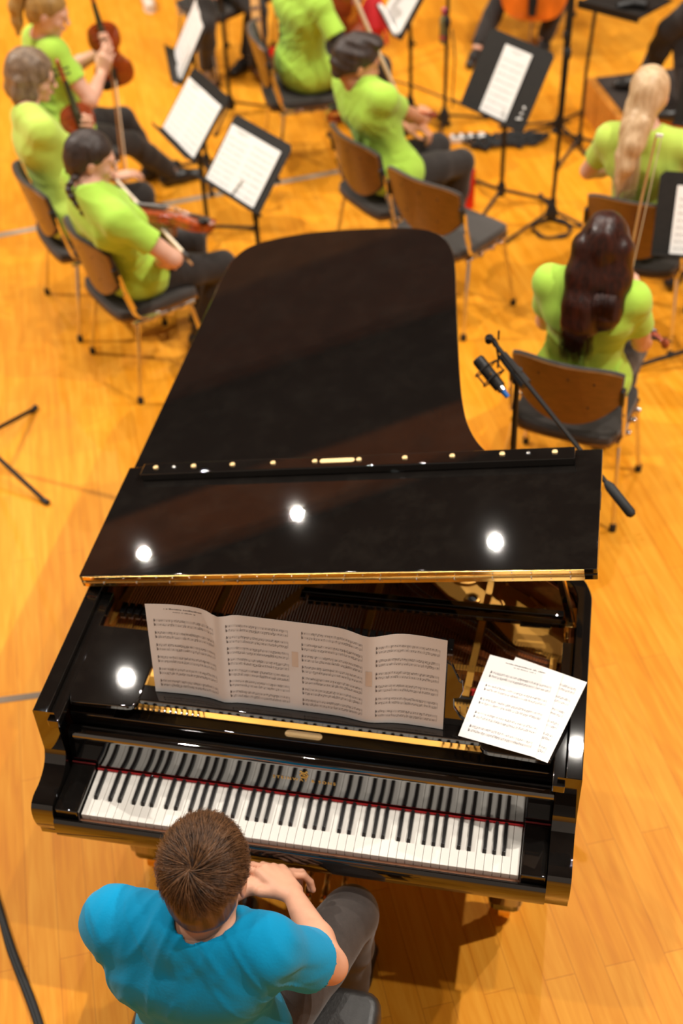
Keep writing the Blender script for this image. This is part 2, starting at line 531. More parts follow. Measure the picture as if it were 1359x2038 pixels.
# lid
_m = MB(); _m.prism(LIDOUT, -.022, 0, lidp)
LID = _m.build('lid', 'lacquer', PIANO, bevel=.003)
_m = MB(); _m.prism([(0, .603), (LW, .603), (LW, 1.108), (0, 1.108)], .0015, .0225, lidp)
FLAP = _m.build('lid_flap', 'lacquer_dusty', PIANO, bevel=.003)
_m = MB(); _m.prism([(.07, 1.035), (1.452, 1.035), (1.452, 1.088), (.07, 1.088)], .0225, .052, lidp)
_m.build('flap_rail', 'lacquer', FLAP, bevel=.003)
for _px in (305, 387, 470, 555, 641, 730, 821, 913, 1008, 1106, 344, 1057):
    _u = .07 + (_px - 275) * 1.382 / 868
    _m = MB(); _m.lathe([(.0085, 0), (.0085, .004), (.006, .006), (.001, .0065)] if _px not in (344, 1057) else [(.006, 0), (.006, .003), (.001, .004)],
                        lidp(_u, 1.064, .052), 12, Vector(lidp(0, 0, 1)) - Vector(lidp(0, 0, 0)))
    _m.build('stud', 'brass_plate' if _px not in (344, 1057) else 'steel', FLAP)
_m = MB(); _m.prism([(.725 + a, 1.064 + b) for a, b in rrect(.112, .02, .0098)], .052, .0545, lidp)
_m.build('lock_plate', 'brass_plate', FLAP, bevel=.001)
# long brass hinge on the front edge
_m = MB()
_m.prism([(.012, -.019), (1.495, -.019), (1.495, .020), (.012, .020)], .5995, .603, lambda a, b, c: lidp(a, c, b))
_m.tube([lidp(.012, .5985, .0005), lidp(1.495, .5985, .0005)], .0045, 8)
for _i in range(28):
    for _h in (-.012, .013):
        _m.lathe([(.0025, 0), (.0018, .0012)], lidp(.04 + _i * .0525, .5995, _h), 6, (0, -1, 0), mi=1)
for _i in range(14):
    _p = lidp(.08 + _i * .106, .5935, .0005); _q = lidp(.082 + _i * .106, .5935, .0005)
    _m.tube([_p, _q], .0052, 8, mi=1)
_m.build('hinge', ['brass', 'steel'], LID)
# arms with the S-curve
_prof = [(.134, ZR), (.134, .915), (.1385, .875), (.135, .838), (.118, .803), (.088, .783), (.052, .775), (.018, .777), (-.006, .770), (-.019, .752), (-.0225, .722), (-.0195, .69), (-.012, .665), (-.004, .645), (-.003, .622)]
_prof = _prof[:2] + spline(_prof[1:-1], 4)[1:] + [_prof[-1]]
_prof = _prof + [(.1335, .622)]
for _x0, _x1 in ((XL, XL + .063), (XR - .063, XR)):
    _m = MB(); _m.prism([(y + (.0 if z < ZR else 0), z) for y, z in _prof], _x0, _x1, lambda a, b, c: (c, a, b))
    _m.build('arm', 'lacquer', PIANO, bevel=.004)
# arm liners: the narrow inner ledge beside the desk
for _x0, _x1 in ((XL + .042, XL + .075), (XR - .075, XR - .042)):
    _m = MB(); _m.box(_x0, _x1, .122, .62, .955, .985)
    _m.build('case_liner', 'lacquer', PIANO, bevel=.003)
_m = MB(); _m.box(XL + .02, XR - .02, .02, .55, .615, .668)
_m.build('keybed', 'lacquer', PIANO, bevel=.003)
_m = MB(); _m.prism([(-.012, .645), (-.012, .722), (-.020, .727), (-.028, .722), (-.032, .70), (-.030, .66), (-.022, .645)], XL + .063, XR - .063, lambda a, b, c: (c, a, b))
_m.build('keyslip', 'lacquer', PIANO, smooth=50)
_m = MB(); _m.box(-.004, 1.229, -.0115, .15, .668, .7125)
_m.build('key_frame', 'keywood', PIANO)
for _x0, _x1 in ((XL + .063, -.003), (1.228, XR - .063)):
    _m = MB(); _m.box(_x0, _x1, -.010, .152, .668, .757)
    _m.build('key_block', 'lacquer', PIANO, bevel=.006, seg=3)
    _m = MB(); _m.box(_x0 + .001, _x1 - .001, .1525, .1545, .757, .762)
    _m.build('felt_strip', 'darkred', PIANO)
# keys: one prototype each, then copies
WP = (KX1 - KX0) / 52
_m = MB(); _m.box(-WP / 2 + .0005, WP / 2 - .0005, 0, .152, .713, .735)
WK = _m.build('white_key', 'ivory', PIANO, bevel=.0012)
WK.location = (WP / 2, 0, 0)
for _i in range(1, 52):
    _o = WK.copy(); COL.objects.link(_o); _o.location = (WP * (_i + .5), 0, 0)
_m = MB()
_a, _b = .0058, .0046
_m.add([(-_a, .052, .734), (_a, .052, .734), (_a, .152, .734), (-_a, .152, .734), (-_b, .058, .7465), (_b, .058, .7465), (_b, .152, .7465), (-_b, .152, .7465)],
       [(3, 2, 1, 0), (4, 5, 6, 7), (0, 1, 5, 4), (1, 2, 6, 5), (2, 3, 7, 6), (3, 0, 4, 7)])
BK = _m.build('black_key', 'ebony', PIANO, bevel=.0015)
_first = True
_offs = {0: .002, 2: -.0022, 3: .0022, 5: -.003, 6: 0}
for _i in range(51):
    if _i % 7 in _offs:
        _o = BK if _first else BK.copy()
        if not _first: COL.objects.link(_o)
        _first = False
        _o.location = (WP * (_i + 1) + _offs[_i % 7], 0, 0)
_m = MB(); _m.box(0, 1.225, .1515, .1545, .736, .7425)
_m.build('key_felt', 'redfelt', PIANO)
# fallboard
_fp = [(.1545, .742), (.1585, .742), (.1595, .745)] + spline([(.1680, .846), (.1690, .855), (.1725, .864), (.180, .8705), (.191, .8735), (.202, .871), (.2095, .862), (.2105, .85)], 3) + [(.2105, .742)]
_m = MB(); _m.prism(_fp[1:], XL + .063, XR - .063, lambda a, b, c: (c, a, b))
FB = _m.build('fallboard', 'lacquer_mirror', PIANO, smooth=60)
def facep(x, z, off=.0008):          # a point on the sloping face of the fallboard
    y = .1595 + (z - .745) * (.168 - .1595) / .101
    return (x, y - off, z)
def text_mesh(name, body, size, fn, mat, parent, spacing=1.0):
    cu = bpy.data.curves.new(name, 'FONT')
    cu.body = body; cu.size = size; cu.align_x = 'CENTER'; cu.space_character = spacing; cu.offset = .00035
    t = bpy.data.objects.new(name + '_src', cu); COL.objects.link(t)
    dg = bpy.context.evaluated_depsgraph_get()
    me = bpy.data.meshes.new_from_object(t.evaluated_get(dg))
    bpy.data.objects.remove(t, do_unlink=True)
    for v in me.vertices:
        v.co = fn(v.co.x, v.co.y)
    me.materials.clear(); me.materials.append(M[mat])
    return link(name, me, parent, 0)
text_mesh('lettering', 'STEINWAY & SONS', .0155, lambda a, b: facep(.612 + a, .797 + b), 'gold_flat', FB, 1.42)
_m = MB()
_lc = lambda a, b: facep(.612 + a, .827 + b, .0012)
for _s in (-1, 1):
    _m.tube([_lc(_s * x, y) for x, y in spline([(.0015, -.013), (.007, -.0125), (.0105, -.008), (.0095, -.001), (.0062, .004), (.0055, .009), (.0085, .0115), (.0105, .0095), (.0092, .0075)], 4)], .0012, 6)
_m.tube([_lc(-.0062, .0055), _lc(.0062, .0055)], .0013, 6)
_m.tube([_lc(-.0085, -.0145), _lc(.0085, -.0145)], .0016, 6)
for _k in (-.003, 0, .003):
    _m.tube([_lc(_k, -.0125), _lc(_k, .0055)], .0006, 5)
_m.tube([_lc(x, y) for x, y in spline([(-.0125, -.004), (-.006, .001), (.001, -.004), (.007, -.0075), (.0125, -.003)], 4)], .0012, 6)
_m.build('lyre_emblem', 'gold_flat', FB)
# lock rail above the fallboard, with its brass plate
_m = MB(); _m.box(XL + .063, XR - .063, .2135, .256, .80, .9105)
RAIL = _m.build('lock_rail', 'lacquer', PIANO, bevel=.004, seg=3)
_m = MB(); _m.prism(rrect(.106, .023, .0112), .9105, .913, lambda a, b, c: (.602 + a, .235 + b, c))
_m.lathe([(.003, 0), (.002, .001)], (.562, .235, .913), 8); _m.lathe([(.003, 0), (.002, .001)], (.642, .235, .913), 8)
_m.build('lock_plate', 'brass_plate', RAIL, bevel=.0008)
_m = MB(); _m.box(-.075, .055, .216, .254, .9105, .914); _m.build('rail_pad', 'blackmat', RAIL)
# interior
_in = [(x, y) for x, y in RIMIN2 if y > .3]
_m = MB(); _m.prism([(XL + .058, .42)] + [p for p in _in] + [(XR - .058, .42)], .795, .80)
_m.build('soundboard', 'soundboard', PIANO)
PL = MB()
PL.box(-.075, 1.30, .262, .462, .845, .868)                       # pin field
PL.bar((.0, .572, .876), (1.30, .566, .876), .020, .020)          # cross bar
for (a, b, w) in (((-.085, .575), (-.045, .80), .022), ((.225, .57), (.30, 1.3), .02), ((.36, .60), (.62, 1.02), .034), ((.70, .57), (.76, 1.7), .022),
                  ((1.028, .46), (1.062, 1.0), .020), ((.62, 1.02), (.80, 1.9), .03), ((.30, 1.3), (.50, 2.2), .024), ((1.262, .46), (1.268, .64), .02)):
    PL.bar((*a, .876), (*b, .876), w, .026)
wall(PL, inset(_ro, .060), inset(_ro, .115), .835, .852)
for (a, b) in (((.13, .45), (.13, .575)), ((.44, .45), (.44, .575))):
    PL.bar((*a, .872), (*b, .872), .018, .02)
# treble web with its openings
_web = [(1.07, .80), (1.15, .705), (1.28, .665), (1.30, .70), (1.292, .79), (1.22, .89), (1.10, .99), (.98, 1.06), (.87, 1.16), (.80, 1.30), (.775, 1.18), (.83, .98), (.93, .88)]
PL.prism(_web, .838, .853)
PLATE = PL.build('cast_plate', 'gold', PIANO, bevel=.004)
for (x, y, r) in ((.973, .985, .034), (1.005, .872, .015), (.86, 1.10, .02)):
    _m = MB(); _m.lathe([(r * 1.7, 0), (r * 1.6, .008), (r * 1.1, .010), (r, .006), (r * .98, .001)], (x, y, .853), 24, mi=0)
    _m.lathe([(r * .97, 0), (.0001, 0.0005)], (x, y, .8545), 20, mi=1)
    _m.build('plate_rosette', ['gold', 'blackmat'], PLATE)
_m = MB(); _m.tube([(1.085, .905, .856), (1.10, .955, .856), (1.15, .955, .856), (1.21, .875, .856), (1.17, .835, .856), (1.11, .845, .856)], .005, 6, closed=True)
_m.build('plate_rib', 'gold', PLATE)
# bridges
_br = spline([(.28, 2.0), (.50, 1.55), (.66, 1.15), (.78, .93), (.903, .825), (1.047, .745), (1.146, .672), (1.285, .632)], 8)
_m = MB()
for i in range(len(_br) - 1):
    _m.bar((*_br[i], .835), (*_br[i + 1], .835), .034, .05)
_m.build('bridge', 'mahogany', PIANO)
_m = MB(); _rg = random.Random(4)
for i in range(len(_br) - 1):
    for t in (0, .2, .4, .6, .8):
        x = _br[i][0] * (1 - t) + _br[i + 1][0] * t; y = _br[i][1] * (1 - t) + _br[i + 1][1] * t
        for dd in (-.009, .009):
            _m.lathe([(.0022, 0), (.0022, .006), (.001, .008)], (x + dd * .5, y + dd, .859), 6)
tag(_m.build('bridge_pins', 'steel', PIANO), kind='stuff')
_m = MB()
_ag = spline([(.905, .705), (1.03, .655), (1.16, .605), (1.285, .60)], 8)
for i in range(len(_ag) - 1): _m.bar((*_ag[i], .862), (*_ag[i + 1], .862), .022, .014)
_m.build('capo_bar', 'mahogany', PIANO)
# strings
_m = MB()
for i in range(150):
    f = i / 149; x = -.06 + f * 1.335
    bx = x + (.02 if f > .3 else .10 * (1 - f)); 
    # far end on the bridge curve
    best = min(_br, key=lambda p: abs(p[0] - (x + .0)))
    ye = best[1] + .03 if x > .29 else 1.95 - .2 * abs(x)
    _m.tube([(x, .44, .872), (x + .003, .572, .889), (bx, min(ye, 2.0), .866)], .0006 if f > .25 else .0016, 4, mi=0 if f > .25 else 1, cap=False)
tag(_m.build('strings', ['steel', 'copper'], PIANO), kind='stuff')
# tuning pins : the ones the gaps beside the desk show
_m = MB(); _m.lathe([(.0034, 0), (.0034, .024), (.0026, .026)], (0, 0, .868), 7)
TP = None
_pts = []
for i in range(22):
    for j in range(2): _pts.append((-.06 + i * .0165 + .008 * (j % 2), .272 + j * .026))
for i in range(12):
    for j in range(4): _pts.append((.985 + i * .0215 + .01 * (j % 2), .30 + j * .038))
for x, y in _pts[:98]:
    if TP is None:
        TP = _m.build('tuning_pin', 'steel', PIANO); o = TP
    else:
        o = TP.copy(); COL.objects.link(o)
    o.location = (x, y, 0)
_m = MB(); _m.box(-.072, 1.29, .474, .50, .868, .876)
_m.build('string_felt', 'redfelt', PIANO)
_m = MB(); _m.box(-.072, 1.29, .452, .466, .868, .884)
_m.build('pressure_bar', 'blackmat', PIANO)
DP = None
for i in range(44):
    x = -.045 + i * .0235
    if abs(x - 1.028) < .02 or abs(x - .13) < .014: continue
    if DP is None:
        _m = MB(); _m.box(-.0085, .0085, .605, .648, .893, .915); _m.box(-.0075, .0075, .607, .646, .884, .893, 1)
        DP = _m.build('damper', ['ebony', 'paper'], PIANO, bevel=.0015); o = DP
    else:
        o = DP.copy(); COL.objects.link(o)
    o.location = (x, 0, 0)
# lid props
_m = MB()
_m.bar((.50, .738, .955), (1.285, .752, .955), .022, .018)
_m.bar((.52, .708, .950), (1.312, .722, .950), .020, .018)
_m.bar((.505, .705, .953), (.505, .742, .953), .02, .016)
_m.tube([(1.16, .704, .955), (1.25, .706, .955)], .011, 10)
PROP = _m.build('prop_stick', 'lacquer', PIANO, bevel=.002)
_m = MB(); _m.box(1.29, 1.322, .69, .77, .93, .975); _m.tube([(1.30, .78, .95), (1.30, .66, .95)], .008, 8)
_m.build('prop_bracket', 'brass', PIANO, bevel=.002)
_m = MB(); _m.bar((1.308, .712, .965), (1.232, .735, 1.2405), .016, .024, (0, 1, 0)); _m.bar((1.318, .712, .965), (1.243, .735, 1.2405), .006, .023, (0, 1, 0), mi=1)
_m.build('short_prop', ['lacquer', 'brass'], PIANO)
# music desk
_m = MB(); _m.box(.135, 1.09, .232, .288, .962, .984)
DESK = _m.build('music_desk', 'lacquer', PIANO, bevel=.004, seg=3)
_dt = R(13)
def deskp(x, s, off=0): return (x, .272 + s * math.sin(_dt) + off * math.cos(_dt), .985 + s * math.cos(_dt) - off * math.sin(_dt))
_pp = [(.20, 0), (.20, .10), (.215, .19), (.24, .215), (.97, .215), (1.0, .20), (1.022, .15), (1.030, .145), (1.034, .12), (1.026, .095), (1.01, .09), (1.012, .06), (1.03, .03), (1.07, 0)]
_m = MB(); _m.prism(_pp, .004, .018, deskp)
_m.build('desk_panel', 'lacquer', DESK, bevel=.002)
for _s, _xa, _xb in ((1, XL + .071, .137), (-1, XR - .071, 1.088)):
    _w = _xb - _xa
    _pl = [(_xa, .228), (_xa, .485), (_xb - .03 * _s, .487), (_xb, .44), (_xb, .235)]
    for t in range(5):
        a = R(t * 22.5); _pl.append((_xb - _s * .03 + _s * .03 * math.cos(a), .232 - .03 * math.sin(a)))
    _pl.append((_xa + _s * .012, .196))
    _m = MB(); _m.prism(_pl, .966, .986)
    _m.build('desk_wing', 'lacquer_dusty', PIANO, bevel=.004, seg=3)
for _x in (.40, .705, .925):
    _m = MB(); _m.lathe([(.013, 0), (.011, .012), (.006, .016)], (_x, .262, .868), 10); _m.build('plate_bolt', 'gold', PLATE)
# legs, casters, pedal lyre
for (x, y) in ((.03, .30), (1.195, .30), (.27, 2.20)):
    _m = MB()
    def _sq(w): return rrect(w, w, w * .22, 2)
    prof = [(.62, .17), (.52, .17), (.51, .15), (.16, .115), (.15, .10), (.115, .10)]
    rings = [[(x + a, y + b, z) for a, b in _sq(w)] for z, w in prof]
    n = len(rings[0])
    vs = [v for r_ in rings for v in r_]
    fs = [tuple(reversed(range(n)))] + [(k * n + i, (k) * n + (i + 1) % n, (k + 1) * n + (i + 1) % n, (k + 1) * n + i)[::-1] for k in range(len(prof) - 1) for i in range(n)]
    fs[0] = tuple(range(n)); fs.append(tuple(reversed([(len(prof) - 1) * n + i for i in range(n)])))
    _m.add(vs, fs)
    LG = _m.build('leg', 'lacquer', PIANO, bevel=.003)
    _m = MB(); _m.tube([(x - .018, y + .02, .048), (x + .018, y + .02, .048)], .048, 18); _m.box(x - .03, x + .03, y - .02, y + .04, .095, .116)
    _m.bar((x - .027, y + .02, .05), (x - .027, y + .02, .1), .008, .03, (1, 0, 0)); _m.bar((x + .027, y + .02, .05), (x + .027, y + .02, .1), .008, .03, (1, 0, 0))
    _m.build('caster', 'brass', LG)
_m = MB()
_m.box(.47, .76, .30, .40, .10, .17); _m.bar((.53, .36, .17), (.57, .40, .62), .04, .05); _m.bar((.70, .36, .17), (.66, .40, .62), .04, .05)
_m.box(.52, .71, .36, .44, .58, .62)
LY = _m.build('pedal_lyre', 'lacquer', PIANO, bevel=.004)
for x in (.572, .628, .684):
    _m = MB(); _m.tube(spline([(x, .33, .135), (x, .28, .135), (x, .245, .112), (x, .215, .102), (x, .195, .106)], 4), [.009] * 4 + [.010] * 4 + [.013] * 4 + [.017] * 4 + [.010], 10)
    for i, v in enumerate(_m.v): _m.v[i] = (v[0], v[1], .09 + (v[2] - .09) * .8)
    _m.build('pedal', 'brass', LY)
# ------------------------------------------------------------------ sheet music
def music(fn, w, h, rng, systems=6, staves=2, title=True, marg=.09, dense=1.0, mb=None, ink=1, segs=10):
    """staves, notes, beams and a heading printed on one page; fn(s, t, off) maps metres on the page to 3-D"""
    mb = mb or MB()
    def q(s0, s1, t0, t1, n=1):
        for i in range(n):
            a = s0 + (s1 - s0) * i / n; b = s0 + (s1 - s0) * (i + 1) / n
            mb.add([fn(a, t0, .0004), fn(b, t0, .0004), fn(b, t1, .0004), fn(a, t1, .0004)], [(0, 1, 2, 3)], ink)
    x0, x1 = w * marg, w * (1 - marg)
    top = h * .93
    if title:
        y = h * .945
        for (a, b, th) in ((.24, .78, .0042), (.36, .66, .003)):
            x = w * a
            while x < w * b:
                L = rng.uniform(.0012, .0035); q(x, x + L, y, y + th * rng.uniform(.6, 1)); x += L + rng.uniform(.0008, .0018) + (.003 if rng.random() < .15 else 0)
            y -= .009
        top = h * .875
    pitch = (top - h * .05) / systems
    gap = min(.0016, pitch / (staves * 9.5))
    for k in range(systems):
        yb = top - pitch * (k + 1) + pitch * .2
        for st in range(staves):
            y0 = yb + (staves - 1 - st) * gap * 9
            for li in range(5):
                q(x0, x1, y0 + li * gap - .00011, y0 + li * gap + .00011, segs)
            q(x0 + .001, x0 + .0026, y0 - gap, y0 + gap * 5)          # clef
            q(x0 + .0026, x0 + .0042, y0 + gap * .6, y0 + gap * 2.4)
            x = x0 + .010; bi = 0
            lastx = None
            while x < x1 - .004:
                if rng.random() < .82 * dense:
                    p = rng.randint(-1, 8) * gap / 2
                    q(x - .0010, x + .0010, y0 + p - .0007, y0 + p + .0007)
                    up = 1 if p < gap * 2 else -1
                    q(x + up * .0009 - .00018, x + up * .0009 + .00018, y0 + p, y0 + p + up * gap * 3)
                    if lastx is not None and rng.random() < .55 and lastx[1] == up:
                        yy = y0 + p + up * gap * 3
                        q(lastx[0], x + up * .0009, yy - .0004, yy + .0004)
                    lastx = (x + up * .0009, up)
                else: lastx = None
                x += rng.choice([.0042, .0042, .0055, .0075])
        for bx in (0, .25, .5, .75, 1):
            xx = x0 + (x1 - x0) * min(1, max(0, bx + (rng.uniform(-.05, .05) if 0 < bx < 1 else 0)))
            q(xx - .00018, xx + .00018, yb, yb + (staves - 1) * gap * 9 + gap * 4)
    return mb

# four taped pages standing on the music desk
def page_pt(s, t, off=0):
    # s along the 4 pages (0..0.84), t up the page; the two booklet spines come forward
    th = R(12)
    sx = s * .965
    x = .176 + sx * math.cos(R(1.6)); y0 = .266 - sx * .012
    wave = .015 * math.exp(-((s - .21) / .030) ** 2) + .021 * math.exp(-((s - .63) / .055) ** 2) - .010 * math.sin(PI * min(1, s / .21)) * (s < .21) - .006 * math.sin(PI * (s - .63) / .21) * (s > .63)
    wave *= .45 + .55 * t / .297
    return (x - t * (.028 * (1 - s / .5) if s < .5 else 0), y0 + t * math.sin(th) - wave - off, .9865 + t * math.cos(th))
_m = MB()
_m.grid(lambda u, v: page_pt(u * .84, v * .297), 48, 10)
_m.grid(lambda u, v: page_pt((1 - u) * .84, v * .297, -.0006), 48, 10)
_rg = random.Random(7)
for _i in range(4):
    music(lambda s, t, o, i=_i: page_pt(min(.8399, i * .21 + s), t, o), .21, .297, _rg, 6 if _i in (0, 3) else 7, 2, _i == 0, mb=_m, segs=8)
for _i, (_a, _b) in enumerate(((.15, .20), (.13, .18))):
    _s = .42 + _i * .21
    _m.grid(lambda u, v: page_pt(_s - .009 + u * .018, _a + v * (_b - _a), .0006), 4, 2, 2)
_o = _m.build('sheet_music', ['paper', 'inkgrey', 'tapeclear'], smooth=180)
tag(_o, 'four taped pages of sheet music standing open on the piano music desk', 'sheet music')
# loose pages on the right desk wing
def flat_page(name, label, c, rz, z, tilt, group, seed, systems, title):
    th = R(rz); ct, st = math.cos(th), math.sin(th)
    def fn(s, t, off=0):
        a, b = s - .105, t - .1485
        x, y = a * ct - b * st, a * st + b * ct
        return (c[0] + x, c[1] + y, z + tilt[0] * x + tilt[1] * y + off + .004 * (t / .297) ** 2)
    mb = MB(); mb.grid(lambda u, v: fn(u * .21, v * .297), 6, 8); mb.grid(lambda u, v: fn((1 - u) * .21, v * .297, -.0004), 6, 8)
    music(fn, .21, .297, random.Random(seed), systems, 2, title, mb=mb, segs=4)
    return tag(mb.build(name, ['paper', 'inkgrey'], smooth=180), label, 'sheet music', group)
flat_page('music_page', 'loose page of sheet music lying uppermost on the right desk wing', (1.1625, .348), -11, 1.013, (.004, .0), 'loose pages on the desk wing', 3, 5, True)
flat_page('music_page', 'loose page mostly covered by another page, its right edge sticking out over the piano rim', (1.215, .345), -17.5, 1.0105, (.004, .0), 'loose pages on the desk wing', 5, 6, False)

# ------------------------------------------------------------------ stacking chairs
def slab(fn, nu, nv, mb, mi=0):
    """fn(u, v, side) closed sheet with thickness"""
    o = len(mb.v)
    mb.grid(lambda u, v: fn(u, v, 0), nu, nv, mi)
    mb.grid(lambda u, v: fn(1 - u, v, 1), nu, nv, mi)
    A = lambda i, j: o + j * (nu + 1) + i
    B = lambda i, j: o + (nu + 1) * (nv + 1) + j * (nu + 1) + (nu - i)
    loop = [(i, 0) for i in range(nu)] + [(nu, j) for j in range(nv)] + [(i, nv) for i in range(nu, 0, -1)] + [(0, j) for j in range(nv, 0, -1)]
    for k in range(len(loop)):
        p, q_ = loop[k], loop[(k + 1) % len(loop)]
        mb.f.append((A(*p), B(*p), B(*q_), A(*q_))); mb.m.append(mi)
    return mb

def make_chair(label):
    c = thing('stacking_chair', label, 'chair', group='stacking chairs of the orchestra')
    def seat(u, v, s, z0=.437, z1=.470, g=0):
        a = u * 2 - 1; b = v * 2 - 1
        sx = a * (.232 + g - .022 * (v < .0)) * (1 - .10 * abs(b) ** 4) * (1 - .06 * (1 - v))
        sy = b * (.215 + g) * (1 - .09 * abs(a) ** 4)
        z = (z1 if s == 0 else z0) - .014 * max(0, b - .5) ** 2 * 4 + (.008 * a * a if s == 0 else .004)
        return (sx, sy, z)
    mb = MB(); slab(lambda u, v, s: seat(u, v, s), 12, 10, mb)
    mb.build('seat', 'upholstery', c, smooth=60, bevel=.008)
    mb = MB(); slab(lambda u, v, s: seat(u, v, s, .424, .436, .003), 12, 10, mb)
    mb.build('seat_shell', 'shell', c, smooth=60)
    def back(u, v, s, d0, d1, g=0):
        a = u * 2 - 1
        zt = .835 - .03 * abs(a) ** 5 + g; zb = .515 + .135 * abs(a) ** 2.2 - g
        z = zb + (zt - zb) * v
        x = a * (.222 + g) * (1 - .03 * abs(a) ** 3 * (1 - v))
        y = -.205 - (z - .5) * .22 + .052 * a * a + (d0 if s == 0 else d1)
        return (x, y, z)
    mb = MB(); slab(lambda u, v, s: back(u, v, s, .022, .002, .004), 16, 8, mb)
    bk = mb.build('backrest', 'upholstery', c, smooth=60, bevel=.006)
    mb = MB(); slab(lambda u, v, s: back(u, v, s, .0015, -.008), 16, 8, mb)
    sh = mb.build('back_shell', 'shell', c, smooth=60)
    for (a, z) in ((-.10, .77), (.02, .775), (.12, .765), (-.09, .63), (.10, .63)):
        mb = MB(); y = -.205 - (z - .5) * .22 + .052 * (a / .222) ** 2 - .008
        mb.lathe([(.006, 0), (.004, .002)], (a, y, z), 8, (0, -1, .2)); mb.build('screw', 'blackmat', sh)
    for s in (-1, 1):
        mb = MB()
        mb.tube(spline([(s * .226, -.02, .428), (s * .236, -.13, .455), (s * .236, -.165, .56), (s * .232, -.190, .70)], 5), .0095, 8)
        mb.bar((s * .238, -.150, .50), (s * .237, -.177, .60), .006, .028, (0, 1, 0))
        mb.build('back_support', 'chrome', c)
        mb = MB(); mb.bar((s * .226, -.192, .655), (s * .226, -.205, .735), .018, .03, (0, 1, 0)); mb.build('back_bracket', 'blackmat', c, bevel=.004)
        for y0, y1, dx in ((.14, .215, .262), (-.13, -.205, .262)):
            mb = MB(); mb.tube([(s * .195, y0 * .8, .420), (s * .218, y0, .418), (s * .226, y0 * 1.05, .40), (s * dx, y1, .022)], .0105, 8)
            lg = mb.build('leg', 'chrome', c)
            mb = MB(); mb.lathe([(.015, 0), (.015, .03), (.0115, .04)], (s * dx, y1, 0), 10); mb.build('foot_cap', 'rubber', lg)
        mb = MB(); mb.tube([(s * .224, -.16, .418), (s * .224, .17, .418)], .0105, 8)
        for y in (-.06, .03, .1): mb.lathe([(.013, 0), (.015, .008), (.012, .02), (.004, .022)], (s * .232, y, .418), 10, (s, 0, 0))
        mb.build('side_rail', 'chrome', c)
    mb = MB()
    for y in (-.10, .11): mb.tube([(-.224, y, .414), (.224, y, .414)], .008, 8)
    mb.build('cross_bar', 'chrome', c)
    return c
CHAIRS = [
    (-.82, 3.08, 45, 'chair under the violinist with dark braids'),
    (-1.255, 3.545, 51, 'chair under the violinist with glasses and bob hair'),
    (-1.62, 4.42, 50, 'chair under the violinist with the blonde ponytail'),
    (.235, 4.14, 47, 'chair under the short-haired string player beside the red bottle'),
    (.595, 3.79, 32, 'empty chair with charcoal seat behind the piano tail'),
    (-.50, 5.30, 68, 'chair under the cellist in lime shirt with black sleeve'),
    (1.285, 2.43, 14, 'chair with brown back under the player with long dark hair'),
    (1.52, 3.72, 12, 'chair under the player with long blonde ponytail'),
    (-1.36, 6.62, 120, 'dark chair at the top edge, left of the bassoon'),
    (.78, 7.56, 186, 'chair under the cellist whose orange cello shows at the top'),
    (-.75, 6.95, 150, 'chair under the bassoon player in black trousers'),
]
_c0 = None
for _x, _y, _w, _lab in CHAIRS:
    if _c0 is None:
        _c0 = make_chair(_lab); _o = _c0
    else:
        _o = copy_tree(_c0); _o['label'] = _lab
    _o.location = (_x, _y, 0); _o.rotation_euler = (0, 0, -R(_w))

# ------------------------------------------------------------------ music stands
def tripod(parent, x, y, hub_z, reach, a0, mat='blackmetal', r=.011, name='leg', foot=True, z_end=.012):
    for k in range(3):
        a = R(a0 + 120 * k)
        e = (x + reach * math.cos(a), y + reach * math.sin(a), z_end)
        mb = MB(); mb.tube([(x + .015 * math.cos(a), y + .015 * math.sin(a), hub_z), e], r, 8)
        lg = mb.build(name, mat, parent)
        if foot:
            d = Vector((math.cos(a), math.sin(a), 0))
            mb = MB(); mb.tube([Vector(e) - d * .02, Vector(e) + d * .022], [r * 1.25, r * 1.35], 8); mb.build('foot_tip', 'rubber', lg)

